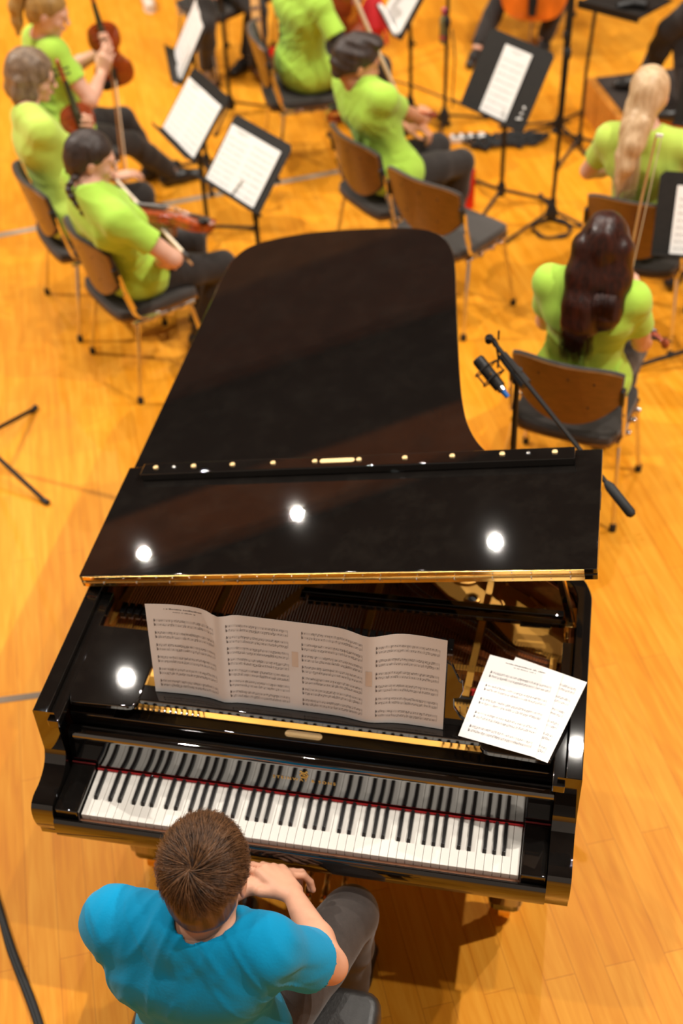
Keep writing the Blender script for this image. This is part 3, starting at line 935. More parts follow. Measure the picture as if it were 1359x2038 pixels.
def stand(label, lipL, lipR, up, base, a0=20, tray_w=.50, tray_h=.35, reach=.27, group='black music stands'):
    L = Vector(lipL); Rr = Vector(lipR); ax = (Rr - L).normalized(); mid = (L + Rr) / 2
    upv = Vector(up); upv = (upv - ax * upv.dot(ax)).normalized(); nrm = ax.cross(upv).normalized()
    if nrm.z < 0: nrm = -nrm
    bx, by = base
    t = thing('music_stand', label, 'music stand', (bx, by, 0), 0, group)
    off = Vector((bx, by, 0))
    P = lambda a, b, c: tuple(mid + ax * a + upv * b + nrm * c - off)
    hw = tray_w / 2
    poly = [(-hw, 0), (hw, 0), (hw, tray_h - .02), (hw - .02, tray_h), (-hw + .02, tray_h), (-hw, tray_h - .02)]
    mb = MB(); mb.prism(poly, -.004, 0, P); tr = mb.build('tray', 'blackmetal', t, bevel=.0015)
    mb = MB(); mb.prism([(-hw, -.003), (hw, -.003), (hw, .001), (-hw, .001)], -.004, .066, P); mb.prism([(-hw, -.003), (hw, -.003), (hw, .010), (-hw, .010)], .063, .066, P)
    mb.build('lip', 'blackmetal', tr, bevel=.0012)
    ctr = Vector(P(0, tray_h * .42, -.03))
    mb = MB(); mb.obox(P(0, tray_h * .42, -.018), ax, upv, nrm, .045, .035, .014); mb.tube([P(-.05, tray_h * .42, -.028), P(.05, tray_h * .42, -.028)], .014, 10)
    mb.build('tray_bracket', 'blackmat', t)
    mb = MB(); mb.tube([(0, 0, .10), (ctr.x * .0, ctr.y * .0, .50), (ctr.x * .6, ctr.y * .6, ctr.z - .08), tuple(ctr)], [.0125, .0125, .0095, .0095], 10)
    mb.build('pole', 'blackmetal', t)
    mb = MB(); mb.lathe([(.017, 0), (.017, .05), (.013, .055)], (0, 0, .47), 12); mb.tube([(0, 0, .495), (.035, -.01, .495)], .008, 8); mb.build('clamp', 'blackmat', t)
    mb = MB(); mb.lathe([(.02, 0), (.024, .01), (.024, .07), (.016, .085)], (0, 0, .05), 12); mb.build('hub', 'blackmat', t)
    tripod(t, 0, 0, .085, reach, a0)
    return P, off

def stand_sheet(label, P, off, s0, t0, w, h, rng_seed, pages=1, group='sheet music on stands', rot=0.0, systems=8, cov='inkgrey'):
    cr, sr = math.cos(rot), math.sin(rot)
    def fn(s, t, o=0):
        a, b = s - w / 2, t
        k = (s / w * pages) % 1.0
        return tuple(Vector(P(s0 + a * cr - b * sr, t0 + a * sr + b * cr, .004 + o + .006 * math.sin(PI * k) * (pages > 1) + .003)) + off)
    mb = MB(); mb.grid(lambda u, v: fn(u * w, v * h), 8, 4); mb.grid(lambda u, v: fn((1 - u) * w, v * h, -.002), 8, 4)
    rg = random.Random(rng_seed)
    for p in range(pages):
        music(lambda s, t, o, p=p: fn(min(w * .9999, p * w / pages + s), t, o), w / pages, h, rg, systems, 1, p == 0, mb=mb, segs=3, dense=.8)
    return tag(mb.build('sheet_music', ['paper', cov], smooth=180), label, 'sheet music', group)

_P, _f = stand('music stand nearest the piano tail, tray tilted toward the braided violinist', (-.655, 3.766, .66), (-.31, 3.466, .66), (.15, .17, .275), (-.40, 3.74), 15, .48, .36)
stand_sheet('double page of music with a pencil on the stand nearest the piano tail', _P, _f, -.015, .012, .41, .297, 11, 2)
_m = MB(); _pp = [Vector(_P(a, b, .016)) + _f for a, b in ((.02, .012), (.045, .10))]; _m.tube(_pp, .0035, 6)
tag(_m.build('pencil', 'steel'), 'grey pencil resting on the sheet music nearest the piano tail', 'pencil')
_P, _f = stand('music stand in front of the violinist with glasses', (-1.04, 4.30, .66), (-.76, 3.95, .66), (.15, .175, .29), (-.84, 4.28), 32, .46, .37)
stand_sheet('double page of music on the stand in front of the violinist with glasses', _P, _f, 0, .012, .42, .30, 12, 2)
_P, _f = stand('music stand turned edge-on at the far left desk', (-1.24, 5.26, .70), (-1.044, 4.742, .70), (.16, .03, .29), (-1.05, 5.04), 50, .52, .34)
stand_sheet('white page on the edge-on stand at the far left desk', _P, _f, .0, .010, .43, .33, 13, 2)
stand_sheet('page hanging curled over the lip of the edge-on stand', (lambda x, y, z: _P(x, y, z + .008)), _f, .10, -.05, .16, .22, 14, 1)
_P, _f = stand('music stand beside the cellist in lime shirt, tray cut by the top edge', (-.097, 6.06, .66), (.08, 5.59, .66), (.16, .06, .29), (.085, 5.95), 100, .50, .34)
stand_sheet('white double page on the stand beside the lime-shirted cellist', _P, _f, -.02, .012, .42, .31, 15, 2)
_m = MB(); _m.prism([(-.24, .03), (.23, .03), (.23, .055), (-.24, .055)], .004, .02, lambda a, b, c: tuple(Vector(_P(a, c + .002, b)) + _f))
tag(_m.build('notebook', 'paper'), 'pale notebook lying along the lip of the stand beside the cellist', 'notebook')
_P, _f = stand('wide black music stand with one page, behind the red bottle', (.536, 4.81, .64), (.878, 4.51, .64), (.12, .145, .335), (.77, 4.89), 8, .49, .42, .30)
stand_sheet('single page of music on the wide black stand behind the red bottle', _P, _f, .01, .012, .20, .36, 16, 1)
_m = MB()
for _k in range(3): _m.tube([Vector(_P(.175 + .012 * _k, .05 + .03 * _k, .004)) + _f, Vector(_P(.205 - .008 * _k, .06 + .03 * _k, .004)) + _f], .006, 6)
tag(_m.build('sticker', 'paper'), 'white scribbled sticker on the lower right of the wide black stand', 'sticker')
_P, _f = stand('music stand at the right edge in front of the player with long dark hair', (1.56, 3.31, .66), (2.06, 3.30, .66), (.01, .16, .29), (1.83, 3.42), 200, .50, .37, .36)
stand_sheet('page of music at the right edge, ahead of the dark-haired player', _P, _f, .03, .012, .40, .30, 17, 2)
_P, _f = stand('music stand cut by the right edge beyond the blonde player', (1.677, 4.64, .66), (2.15, 4.54, .66), (.02, .12, .31), (1.93, 4.70), 70, .50, .37)
stand_sheet('page of music at the right edge, ahead of the blonde player', _P, _f, .02, .012, .42, .30, 18, 2)
# conductor's flat desk
_t = thing('conductor_desk', 'flat black music desk beside the wooden podium', 'music stand', (1.19, 5.60, 0))
_m = MB(); _m.prism([(-.09, .10), (.26, -.10), (.46, .20), (.11, .40)], .862, .875); _m.prism([(-.09, .10), (.26, -.10), (.27, -.088), (-.08, .112)], .845, .895)
_m.build('tray', 'blackmetal', _t, bevel=.003)
_m = MB(); _m.tube([(0, 0, .05), (0, .0, .5), (.02, .05, .863)], .011, 10); _m.build('pole', 'blackmetal', _t)
_m = MB(); _m.lathe([(.02, 0), (.024, .01), (.02, .07)], (0, 0, .04), 12); _m.build('hub', 'blackmat', _t)
tripod(_t, 0, 0, .08, .28, 5)
_m = MB(); _m.tube([(1.33, 5.62, .893), (1.42, 5.66, .90), (1.50, 5.62, .905)], [.02, .03, .024], 10); _m.box(1.36, 1.46, 5.70, 5.78, .876, .905)
tag(_m.build('equipment_bag', 'blackmat', smooth=40), 'small black bag-like bundle lying on the flat conductor desk', 'bag')

# ------------------------------------------------------------------ microphone stands
def mic_stand(label, x, y, top, a0, reach, hub=.09, lean=(0, 0), clutch=None, boom=None, cat='microphone stand', group='tripod microphone stands'):
    t = thing('microphone_stand', label, cat, (x, y, 0), 0, group)
    mb = MB(); mb.tube([(0, 0, .04), (lean[0] * .55, lean[1] * .55, top * .55), (lean[0], lean[1], top)], [.0125, .0125, .009], 10); mb.build('pole', 'blackmetal', t)
    mb = MB(); mb.lathe([(.018, 0), (.034, .012), (.036, .05), (.022, .085), (.016, .10)], (0, 0, hub - .05), 14); mb.build('hub', 'blackmat', t)
    tripod(t, 0, 0, hub, reach, a0, r=.009)
    zc = clutch if clutch else top * .55
    mb = MB(); mb.lathe([(.013, 0), (.02, .012), (.02, .055), (.013, .065)], (lean[0] * zc / top, lean[1] * zc / top, zc), 12); mb.build('clutch', 'rubber', t)
    if boom:
        (p, q) = boom
        p = Vector(p) - Vector((x, y, 0)); q = Vector(q) - Vector((x, y, 0))
        mb = MB(); mb.tube([p, q], .0082, 8)
        bm = mb.build('boom', 'blackmetal', t)
        d = (p - q).normalized()
        mb = MB(); mb.tube([q + d * .12, q + d * .10, q - d * .01, q - d * .02], [.010, .0165, .0165, .010], 10); mb.build('counterweight', 'rubber', bm)
        c = Vector((lean[0], lean[1], top))
        mb = MB(); mb.tube([c - d * .05, c + d * .09], [.021, .017], 10); mb.tube([c + Vector((0, 0, -.035)), c + Vector((0, 0, .02))], .016, 10); mb.build('boom_clamp', 'rubber', t)
    return t
mic_stand('tall microphone stand with coiled cable round its base', 1.075, 4.66, 1.62, 103, .33, .10, (.02, .10), .95)
mic_stand('slim microphone stand beside the conductor desk', 1.05, 5.86, 1.25, 60, .36, .06, (.0, .02), .58)
mic_stand('slim stand holding a water bottle, left of the wide black music stand', .32, 5.83, 1.05, 30, .30, .08, (.0, .12), .62)
mic_stand('dark brown-black stand pole by the far left music desk', -1.11, 5.86, 1.15, 25, .30, .09, (.02, -.02), .62)
mic_stand('microphone stand with boom beside the piano bentside', 1.075, 1.70, 1.16, 160, .30, .10, (-.01, -.05), .7, ((.985, 1.70, 1.235), (1.462, 1.19, 1.0)))
_t = thing('condenser_microphone', 'black condenser microphone in a web shock mount over the piano bentside', 'microphone', (0, 0, 0))
_a = Vector((.925, 1.665, 1.20)); _b = Vector((1.012, 1.60, 1.135)); _d = (_b - _a).normalized()
_m = MB(); _m.tube([_a, _a + _d * .006, _a + _d * .10, _b], [.018, .0215, .0215, .0205], 16); _m.build('body', 'blackmetal', _t)
_m = MB()
for _k in range(7): _m.tube([_a + _d * (.008 + .006 * _k), _a + _d * (.010 + .006 * _k)], .0222, 16)
_m.build('grille', 'blackmat', _t)
_m = MB(); _m.tube([_b, _b + _d * .014], .0155, 14); _m.build('collar', 'steel', _t)
_m = MB(); _m.tube([_b + _d * .014, _b + _d * .042], [.011, .008], 12); _m.build('connector', 'blueplastic', _t)
_m = MB(); _m.lathe([(.004, 0), (.003, .002)], _a + _d * .075 + Vector((0, -.012, .018)), 8, (0, -.5, .8)); _m.build('badge', 'brass', _t)
_sd = _d.cross(Vector((0, 0, 1))).normalized(); _up = _sd.cross(_d).normalized()
_m = MB()
for _k in (.045, .088):
    _c = _a + _d * _k
    _m.tube([_c + (_sd * math.cos(2 * PI * j / 10) + _up * math.sin(2 * PI * j / 10)) * (.040 if j % 2 else .048) for j in range(10)], .0022, 6, closed=True)
    for j in range(6):
        an = 2 * PI * j / 6
        _m.tube([_c + (_sd * math.cos(an) + _up * math.sin(an)) * .02, _c + (_sd * math.cos(an + .5) + _up * math.sin(an + .5)) * .044], .0014, 5)
for j in range(5):
    an = 2 * PI * j / 5
    _m.tube([_a + _d * .045 + (_sd * math.cos(an) + _up * math.sin(an)) * .044, _a + _d * .088 + (_sd * math.cos(an) + _up * math.sin(an)) * .044], .0022, 6)
_m.tube([_a + _d * .066 - _sd * .044, _a + _d * .05 + _sd * -.06 + Vector((0, 0, .02)), Vector((.985, 1.70, 1.235))], .004, 6)
_m.build('shock_mount', 'blackmetal', _t)
_m = MB(); _m.tube(spline([(.985, 1.70, 1.235), (.97, 1.712, 1.25), (.955, 1.70, 1.262)], 4), [.010] * 8 + [.014], 8); _m.tube([(.962, 1.72, 1.255), (.958, 1.69, 1.255)], .012, 8); _m.tube([(.99, 1.715, 1.25), (.99, 1.715, 1.285)], .004, 6)
_m.build('swivel', 'blackmetal', _t)
# tripod at the left edge
_t = thing('tripod_stand', 'black tripod feet reaching in at the left edge', 'stand', (-1.36, 2.20, 0))
_m = MB(); _m.tube([(0, 0, .05), (0, 0, 1.3)], .0125, 10); _m.build('pole', 'blackmetal', _t)
_m = MB(); _m.lathe([(.02, 0), (.03, .02), (.03, .08), (.018, .10)], (0, 0, .10), 12); _m.build('hub', 'blackmat', _t)
for _e in ((.08, .42, .012), (.37, -.21, .012), (-.42, -.18, .012)):
    _m = MB(); _m.tube([(_e[0] * .05, _e[1] * .05, .15), _e], .0105, 8); _l = _m.build('leg', 'blackmetal', _t)
    _d = Vector(_e).normalized(); _m = MB(); _m.tube([Vector(_e) - _d * .025, Vector(_e) + _d * .02], [.013, .014], 8); _m.build('foot_tip', 'rubber', _l)

# ------------------------------------------------------------------ cables, bottles, podium
def cable(name, label, pts, r, mat='rubber', k=6, cat='cable'):
    mb = MB(); mb.tube(spline(pts, k), r, 7)
    return tag(mb.build(name, mat, smooth=180), label, cat)
_m = MB(); _m.tube(spline([(-0.618, 0.313, .012), (-0.479, 0.119, .012), (-0.408, 0.020, .012), (-0.343, -0.068, .012), (-0.276, -0.151, .012), (-0.215, -0.225, .012), (-0.163, -0.294, .012), (-0.094, -0.395, .012)], 6), .0105, 8); _m.tube(spline([(-0.626, 0.313, .012), (-0.487, 0.119, .012), (-0.415, 0.020, .012), (-0.355, -0.068, .012), (-0.288, -0.152, .012), (-0.227, -0.226, .012), (-0.174, -0.295, .012), (-0.105, -0.396, .012)], 6), .0085, 8)
tag(_m.build('cable', 'rubber', smooth=180), 'thick black twin cable running along the floor at the lower left', 'cable')
_pts = []
for _i in range(60):
    a = 2 * PI * _i / 18; rr = .105 + .008 * math.sin(_i * 1.7)
    _pts.append((1.085 + rr * math.cos(a), 4.615 + rr * .95 * math.sin(a), .008 + .0045 * (_i // 18) + .003 * math.sin(_i)))
_pts += [(1.25, 4.66, .008), (1.42, 4.70, .007), (1.6, 4.9, .007)]
cable('cable', 'black cable coiled round the foot of the tall microphone stand', _pts, .0055, k=3)
cable('cable', 'thin dark cable crossing the floor behind the short-haired player', [(-.75, 6.80, .006), (-.23, 6.54, .006), (.06, 6.40, .006), (.30, 6.23, .006), (.47, 6.13, .006), (.62, 6.05, .006)], .006)
_rg = random.Random(21); _pts = []
for _i in range(64):
    f = _i / 63
    _pts.append((.52 + .42 * f + .09 * math.sin(_i * 1.9), 5.60 + .10 * f + .11 * math.cos(_i * 2.3) * (1 - .3 * f), .010 + .028 * abs(math.sin(_i * 1.3))))
_pts += [(.85, 5.80, .01), (.96, 5.88, .01), (1.03, 5.95, .01), (1.12, 5.98, .01)]
cable('cable', 'tangled dark cable heap on the floor behind the wide black stand', _pts, .0075, k=4)
_t = thing('multi_socket', 'grey multi-way socket strip among the tangled cables', 'power strip', (.49, 5.66, 0), R(15))
_m = MB(); _m.box(-.11, .11, -.028, .028, .0, .04); _m.build('case', 'paper', _t, bevel=.006)
for _x in (-.07, -.01, .05):
    _m = MB(); _m.lathe([(.02, 0), (.018, .004)], (_x, 0, .04), 12); _m.build('socket', 'blackmat', _t)
cable('cable', 'cable hanging from the slim stand that holds a water bottle', [(.345, 5.93, .60), (.37, 5.90, .45), (.365, 5.92, .30), (.36, 5.92, .18), (.36, 5.92, .10)], .0055)
def bottle(name, label, x, y, r, h, parts, mat):
    t = thing(name, label, 'bottle', (x, y, 0))
    mb = MB(); mb.lathe([(r * .9, 0), (r, .008), (r, h * .74), (r * .93, h * .80)], (0, 0, 0), 20); mb.build('body', mat, t)
    for nm, m, pr in parts:
        mb = MB(); mb.lathe(pr, (0, 0, 0), 20); mb.build(nm, m, t)
    return t
bottle('drinking_bottle', 'bright red drinking bottle on the floor by the charcoal chair', .585, 4.83, .036, .25, [('cap', 'red', [(.0335, .203), (.036, .206), (.036, .235), (.022, .243), (.015, .25)]), ('band', 'redcloth', [(.0335, .193), (.0335, .2035)])], 'red')
bottle('drinking_bottle', 'amber bottle with red cap behind the cellist chair', -.92, 6.40, .036, .24, [('cap', 'red', [(.030, .192), (.033, .196), (.033, .235), (.01, .243)])], 'shell')
_t = thing('drinking_bottle', 'pale bottle hung upright on the slim stand', 'bottle', (.295, 5.96, .50))
_m = MB(); _m.lathe([(.026, 0), (.03, .01), (.03, .15), (.014, .18)], (0, 0, 0), 16); _m.build('body', 'clear', _t)
_m = MB(); _m.lathe([(.018, .18), (.018, .215), (.006, .22)], (0, 0, 0), 14); _m.build('cap', 'pink', _t)
_m = MB(); _m.lathe([(.0305, .03), (.0305, .055)], (0, 0, 0), 16); _m.build('label_band', 'pink', _t)
# podium
_N = Vector((1.41, 5.55)); _d1 = Vector((-.21, .55)).normalized(); _d2 = Vector((_d1.y, -_d1.x))
_t = thing('podium', 'wooden box podium topped with dark carpet under the conductor', 'podium', (0, 0, 0))
_q = [_N, _N + _d1 * .60, _N + _d1 * .60 + _d2 * 1.0, _N + _d2 * 1.0]
_m = MB(); _m.prism([tuple(p) for p in _q], 0, .245); _m.build('box', 'podium', _t, bevel=.004)
_cc = (_q[0] + _q[2]) / 2
_m = MB(); _m.prism([tuple(_cc + (p - _cc) * .90) for p in _q], .245, .254); _m.build('carpet', 'carpet', _t)
# red bag at the top edge
_t = thing('bag', 'bright red bag hanging at the top edge beyond the short-haired player', 'bag', (-.36, 7.18, 0))
_m = MB(); _m.tube([(0, 0, .02), (0, 0, .12), (0, .0, .28), (0, 0, .34)], [.05, .10, .07, .02], 12); _m.build('pouch', 'redcloth', _t)
for _s in (-1, 1):
    _m = MB(); _m.tube(spline([(_s * .05, -.06, .30), (_s * .10, -.10, .15), (_s * .11, -.12, .02)], 4), .012, 6); _m.build('strap', 'redcloth', _t)
# white shoe at the top left is worn by a player outside the picture; only the shoe shows
_t = thing('shoe', 'cream-white shoe at the top edge, left of the edge-on stand', 'shoe', (-2.22, 7.64, 0), R(25))
_m = MB(); _m.tube([(0, -.13, .035), (0, -.09, .042), (0, 0, .045), (0, .07, .055), (0, .12, .06)], [.025, .042, .046, .042, .035], 14)
_m.v = [(x, y, max(z, .012)) for x, y, z in _m.v]; _m.build('upper', 'white_shoe', _t, smooth=60)
_m = MB(); _m.prism([(a * .05 * (1 - .25 * (b > 0)), b * .14) for a, b in [(math.cos(2 * PI * k / 16), math.sin(2 * PI * k / 16)) for k in range(16)]], 0, .014); _m.build('sole', 'paper', _t)

# ------------------------------------------------------------------ bowed instruments
def frame(o, y, z):
    """matrix with local +Y toward y and local +Z as near z as can be"""
    y = Vector(y).normalized(); z = Vector(z); x = y.cross(z).normalized(); z = x.cross(y)
    return Matrix(((x.x, y.x, z.x, o[0]), (x.y, y.y, z.y, o[1]), (x.z, y.z, z.z, o[2]), (0, 0, 0, 1)))
VOUT = [(0, 0), (.045, .004), (.082, .022), (.102, .06), (.1035, .085), (.094, .118), (.078, .138), (.074, .146), (.058, .168), (.0545, .19), (.059, .212), (.070, .228), (.076, .236), (.083, .262), (.083, .292), (.073, .325), (.048, .346), (.02, .354), (0, .355)]
def fiddle(name, label, cat, o, yv, zv, sc=1.0, mat='varnish', rib=1.0, group=None, endpin=0):
    t = thing(name, label, cat, (0, 0, 0), 0, group)
    t.matrix_world = frame(o, yv, zv) @ Matrix.Scale(sc, 4)
    half = spline(VOUT, 3)
    out = half[:-1] + [(-x, y) for x, y in reversed(half[1:])]
    mb = MB(); n = len(out); cy = .175
    rings = []
    h = .016 * rib
    for sc_, z in ((.02, -h - .012), (.5, -h - .010), (.85, -h - .004), (1.03, -h), (1.03, -h + .003), (.985, -h + .003), (.985, h - .003), (1.03, h - .003), (1.03, h), (.85, h + .005), (.5, h + .012), (.02, h + .014)):
        rings.append([(x * sc_, cy + (y - cy) * sc_, z) for x, y in out])
    vs = [v for r_ in rings for v in r_]; fs = []
    for k in range(len(rings) - 1):
        for i in range(n):
            fs.append((k * n + i, k * n + (i + 1) % n, (k + 1) * n + (i + 1) % n, (k + 1) * n + i))
    fs.append(tuple(range(n))); fs.append(tuple(reversed([(len(rings) - 1) * n + i for i in range(n)])))
    mb.add(vs, [f[::-1] for f in fs]); bd = mb.build('body', mat, t, smooth=50)
    mb = MB()
    for s in (-1, 1):
        mb.tube([(s * x, y, h + .0125 - abs(x) * .03) for x, y in spline([(.022, .215), (.028, .205), (.033, .185), (.040, .165), (.045, .155)], 3)], .0022, 5)
    mb.build('sound_hole', 'ebony', bd)
    mb = MB(); mb.tube(spline([(0, .335, h - .004), (0, .37, h + .002), (0, .42, h + .001), (0, .48, h - .002), (0, .515, h - .004)], 3), [.016] * 3 + [.012] * 9 + [.011], 10)
    mb.tube(spline([(0, .50, h - .002), (0, .54, h - .008), (0, .565, h - .012)], 3), [.012, .012, .011, .011, .010, .010, .009], 10)
    cx = [(0, .575 + .014 * math.cos(a), h - .010 + .014 * math.sin(a)) for a in [R(-150 + 50 * k) for k in range(8)]]
    mb.tube(cx, [.010, .010, .0095, .009, .008, .0075, .007, .006], 8); mb.ball((0, .575, h - .010), (.013, .008, .008), 8)
    mb.build('neck', mat, t, smooth=60)
    mb = MB(); mb.prism([(-.0205, .245), (.0205, .245), (.0125, .485), (-.0125, .485)], h + .012, h + .021, lambda a, b, c: (a, b, c - (b - .245) * .035)); mb.build('fingerboard', 'ebony', t, bevel=.002)
    mb = MB(); mb.prism([(-.012, .012), (.012, .012), (.019, .11), (.014, .122), (-.014, .122), (-.019, .11)], h + .016, h + .022); mb.build('tailpiece', 'ebony', t, bevel=.002)
    mb = MB(); mb.prism([(-.021, h + .008), (.021, h + .008), (.017, h + .036), (-.017, h + .033)], .190, .1935, lambda a, b, c: (a, c, b)); mb.build('bridge', 'bowwood', t)
    if rib < 1.5:
        mb = MB(); mb.ball((-.055, .028, h + .018), (.042, .030, .011), 14); mb.build('chin_rest', 'ebony', t)
    for k, (s, y) in enumerate(((1, .512), (-1, .524), (1, .538), (-1, .550))):
        mb = MB(); mb.tube([(-s * .015, y, h - .008), (s * .034, y, h - .006)], [.003, .0045], 7); mb.ball((s * .037, y, h - .006), (.006, .008, .003), 8); mb.build('peg', 'ebony', t)
    mb = MB()
    for k in range(4):
        a = (k - 1.5) / 1.5
        mb.tube([(a * .008, .118, h + .023), (a * .0155, .1915, h + .0355), (a * .008, .487, h + .012)], .0007, 4)
    tag(mb.build('strings', 'steel', t), kind='stuff')
    if endpin:
        mb = MB(); mb.tube([(0, .005, 0), (0, -endpin, 0)], [.004, .003], 8); mb.build('endpin', 'steel', t)
    return t
def bow(label, p, q, group='violin bows', hair_side=(0, 0, 1)):
    p = Vector(p); q = Vector(q); d = (q - p); L = d.length; d.normalize()
    t = thing('bow', label, 'bow', tuple(p), 0, group)
    s = Vector(hair_side); s = (s - d * s.dot(d)).normalized()
    mb = MB(); mb.tube([d * 0, d * (L * .3) , d * (L * .6) - s * .004, d * L], [.0058, .0056, .005, .004], 8); mb.build('stick', 'bowwood', t)
    mb = MB(); mb.obox(d * .06 + s * .014, d, s, d.cross(s), .024, .011, .006); mb.build('frog', 'ebony', t, bevel=.002)
    mb = MB(); mb.obox(d * (L / 2 + .03) + s * .021, d, s, d.cross(s), L / 2 - .04, .0012, .0065); mb.build('bow_hair', 'horsehair', t)
    mb = MB(); mb.obox(d * (L - .004) + s * .012, d, s, d.cross(s), .006, .013, .005); mb.build('tip', 'ivory', t)
    return t
# ------------------------------------------------------------------ smooth bodies: implicit surfaces meshed by surface nets
def V(*a): return np.array(a[0] if len(a) == 1 else a, float)
def unit(a): a = np.asarray(a, float); return a / max(1e-9, np.linalg.norm(a))

class Field:
    def __init__(s): s.p = []; s.post = []; s.subs = []
    def cap(s, a, b, r1, r2=None, k=.02, neg=False, flat=False):
        a = V(a); b = V(b); r2 = r1 if r2 is None else r2
        s.p.append(('f' if flat else 'c', a, b, r1, r2, k, neg, (a + b) / 2, np.linalg.norm(b - a) / 2 + max(r1, r2))); return s
    def chain(s, pts, rs, k=.02):
        for i in range(len(pts) - 1): s.cap(pts[i], pts[i + 1], rs[i], rs[i + 1], k)
        return s
    def ell(s, c, rad, A=None, k=.02, neg=False):
        c = V(c); s.p.append(('e', c, np.eye(3) if A is None else A, V(rad), 0, k, neg, c, max(rad))); return s
    def torus(s, c, A, R0, r, k=.01, sq=1.0):
        c = V(c); s.p.append(('t', c, A, R0, (r, sq), k, False, c, R0 * max(1, sq) + r)); return s
    def __call__(s, P):
        c = P.mean(0); Rb = np.sqrt(((P - c) ** 2).sum(1).max())
        d = np.full(len(P), 1.0)
        for (t, a, b, r1, r2, k, neg, pc, pr) in s.p:
            if np.linalg.norm(pc - c) - pr > Rb + .09: continue
            if t in 'cf':
                ab = b - a; L2 = ab @ ab
                h = (P - a) @ ab / L2
                hc = np.clip(h, 0, 1)
                q = P - a - hc[:, None] * ab
                x = np.sqrt((q * q).sum(1)) - (r1 + (r2 - r1) * hc)
                if t == 'f':
                    x = np.maximum(x, (h - 1) * math.sqrt(L2))
            elif t == 'e':
                q = (P - a) @ b
                k0 = np.sqrt(((q / r1) ** 2).sum(1)); k1 = np.sqrt(((q / (r1 * r1)) ** 2).sum(1))
                x = k0 * (k0 - 1) / np.maximum(k1, 1e-6)
            else:
                q = (P - a) @ b
                q0 = np.sqrt(q[:, 0] ** 2 + (q[:, 1] / r2[1]) ** 2) - r1
                x = np.sqrt(q0 * q0 + q[:, 2] ** 2) - r2[0]
            if neg:
                x = -x
                h = np.clip(.5 - .5 * (x - d) / k * -1, 0, 1) if False else np.clip(.5 + .5 * (x - d) / k, 0, 1)
                d = d * (1 - h) + x * h + k * h * (1 - h)
            else:
                h = np.clip(.5 + .5 * (x - d) / k, 0, 1)
                d = x * (1 - h) + d * h - k * h * (1 - h)
        for sb in s.subs:
            x = sb(P); h = np.clip(.5 + .5 * (x - d) / .015, 0, 1)
            d = x * (1 - h) + d * h - .015 * h * (1 - h)
        for g in s.post: d = g(P, d)
        return d
    def bounds(s, m=.03):
        ps = [p for f in [s] + s.subs for p in f.p if not p[6]]
        lo = np.min([p[7] - p[8] for p in ps], 0) - m; hi = np.max([p[7] + p[8] for p in ps], 0) + m
        return lo, hi

def net(F, h, B=10):
    lo, hi = F.bounds()
    nb = np.ceil((hi - lo) / (B * h)).astype(int)
    ii = np.stack(np.meshgrid(*[np.arange(n) for n in nb], indexing='ij'), -1).reshape(-1, 3)
    cen = lo + (ii + .5) * B * h
    lim = B * h * .87 + .035
    d0 = np.concatenate([F(cen[i:i + 1]) for i in range(len(cen))])
    act = ii[np.abs(d0) < lim]
    g = np.stack(np.meshgrid(*[np.arange(B + 1)] * 3, indexing='ij'), -1).reshape(-1, 3)
    offs = [(0, 0, 0), (1, 0, 0), (0, 1, 0), (1, 1, 0), (0, 0, 1), (1, 0, 1), (0, 1, 1), (1, 1, 1)]
    edges = [(0, 1), (2, 3), (4, 5), (6, 7), (0, 2), (1, 3), (4, 6), (5, 7), (0, 4), (1, 5), (2, 6), (3, 7)]
    N = nb * B + 2
    key = lambda c: (c[:, 0].astype(np.int64) * N[1] + c[:, 1]) * N[2] + c[:, 2]
    VK = []; VP = []; Q = []
    for b in act:
        base = b * B
        d = F(lo + (g + base) * h).reshape(B + 1, B + 1, B + 1)
        neg = d < 0
        if neg.all() or not neg.any(): continue
        cs = [d[o[0]:o[0] + B, o[1]:o[1] + B, o[2]:o[2] + B] for o in offs]
        sg = sum((c < 0).astype(int) for c in cs)
        m = (sg > 0) & (sg < 8)
        idx = np.argwhere(m)
        vals = np.stack([c[m] for c in cs], 1)
        acc = np.zeros((len(idx), 3)); cnt = np.zeros(len(idx))
        for (e0, e1) in edges:
            a = vals[:, e0]; c = vals[:, e1]; x = (a < 0) != (c < 0)
            t = np.where(x, a / np.where(x, a - c, 1), 0)
            p = V(offs[e0]) + t[:, None] * (V(offs[e1]) - V(offs[e0]))
            acc += p * x[:, None]; cnt += x
        VK.append(key(idx + base)); VP.append(lo + (idx + base + acc / cnt[:, None]) * h)
        for ax in range(3):
            sl = [slice(0, B)] * 3; sl2 = [slice(0, B)] * 3; sl2[ax] = slice(1, B + 1)
            a = d[tuple(sl)] < 0; c = d[tuple(sl2)] < 0
            e = np.argwhere(a != c)
            if not len(e): continue
            fl = a[a != c]
            u = np.zeros(3, int); v = np.zeros(3, int); u[(ax + 1) % 3] = 1; v[(ax + 2) % 3] = 1
            e = e + base
            ok = (e[:, (ax + 1) % 3] > 0) & (e[:, (ax + 2) % 3] > 0)
            e = e[ok]; fl = fl[ok]
            q = np.stack([key(e - u - v), key(e - v), key(e), key(e - u)], 1)
            q[~fl] = q[~fl][:, ::-1]
            Q.append(q)
    VK = np.concatenate(VK); VP = np.concatenate(VP); Q = np.concatenate(Q)
    o = np.argsort(VK); VK = VK[o]; VP = VP[o]
    fi = np.clip(np.searchsorted(VK, Q), 0, len(VK) - 1)
    good = (VK[fi] == Q).all(1)
    return VP, fi[good]

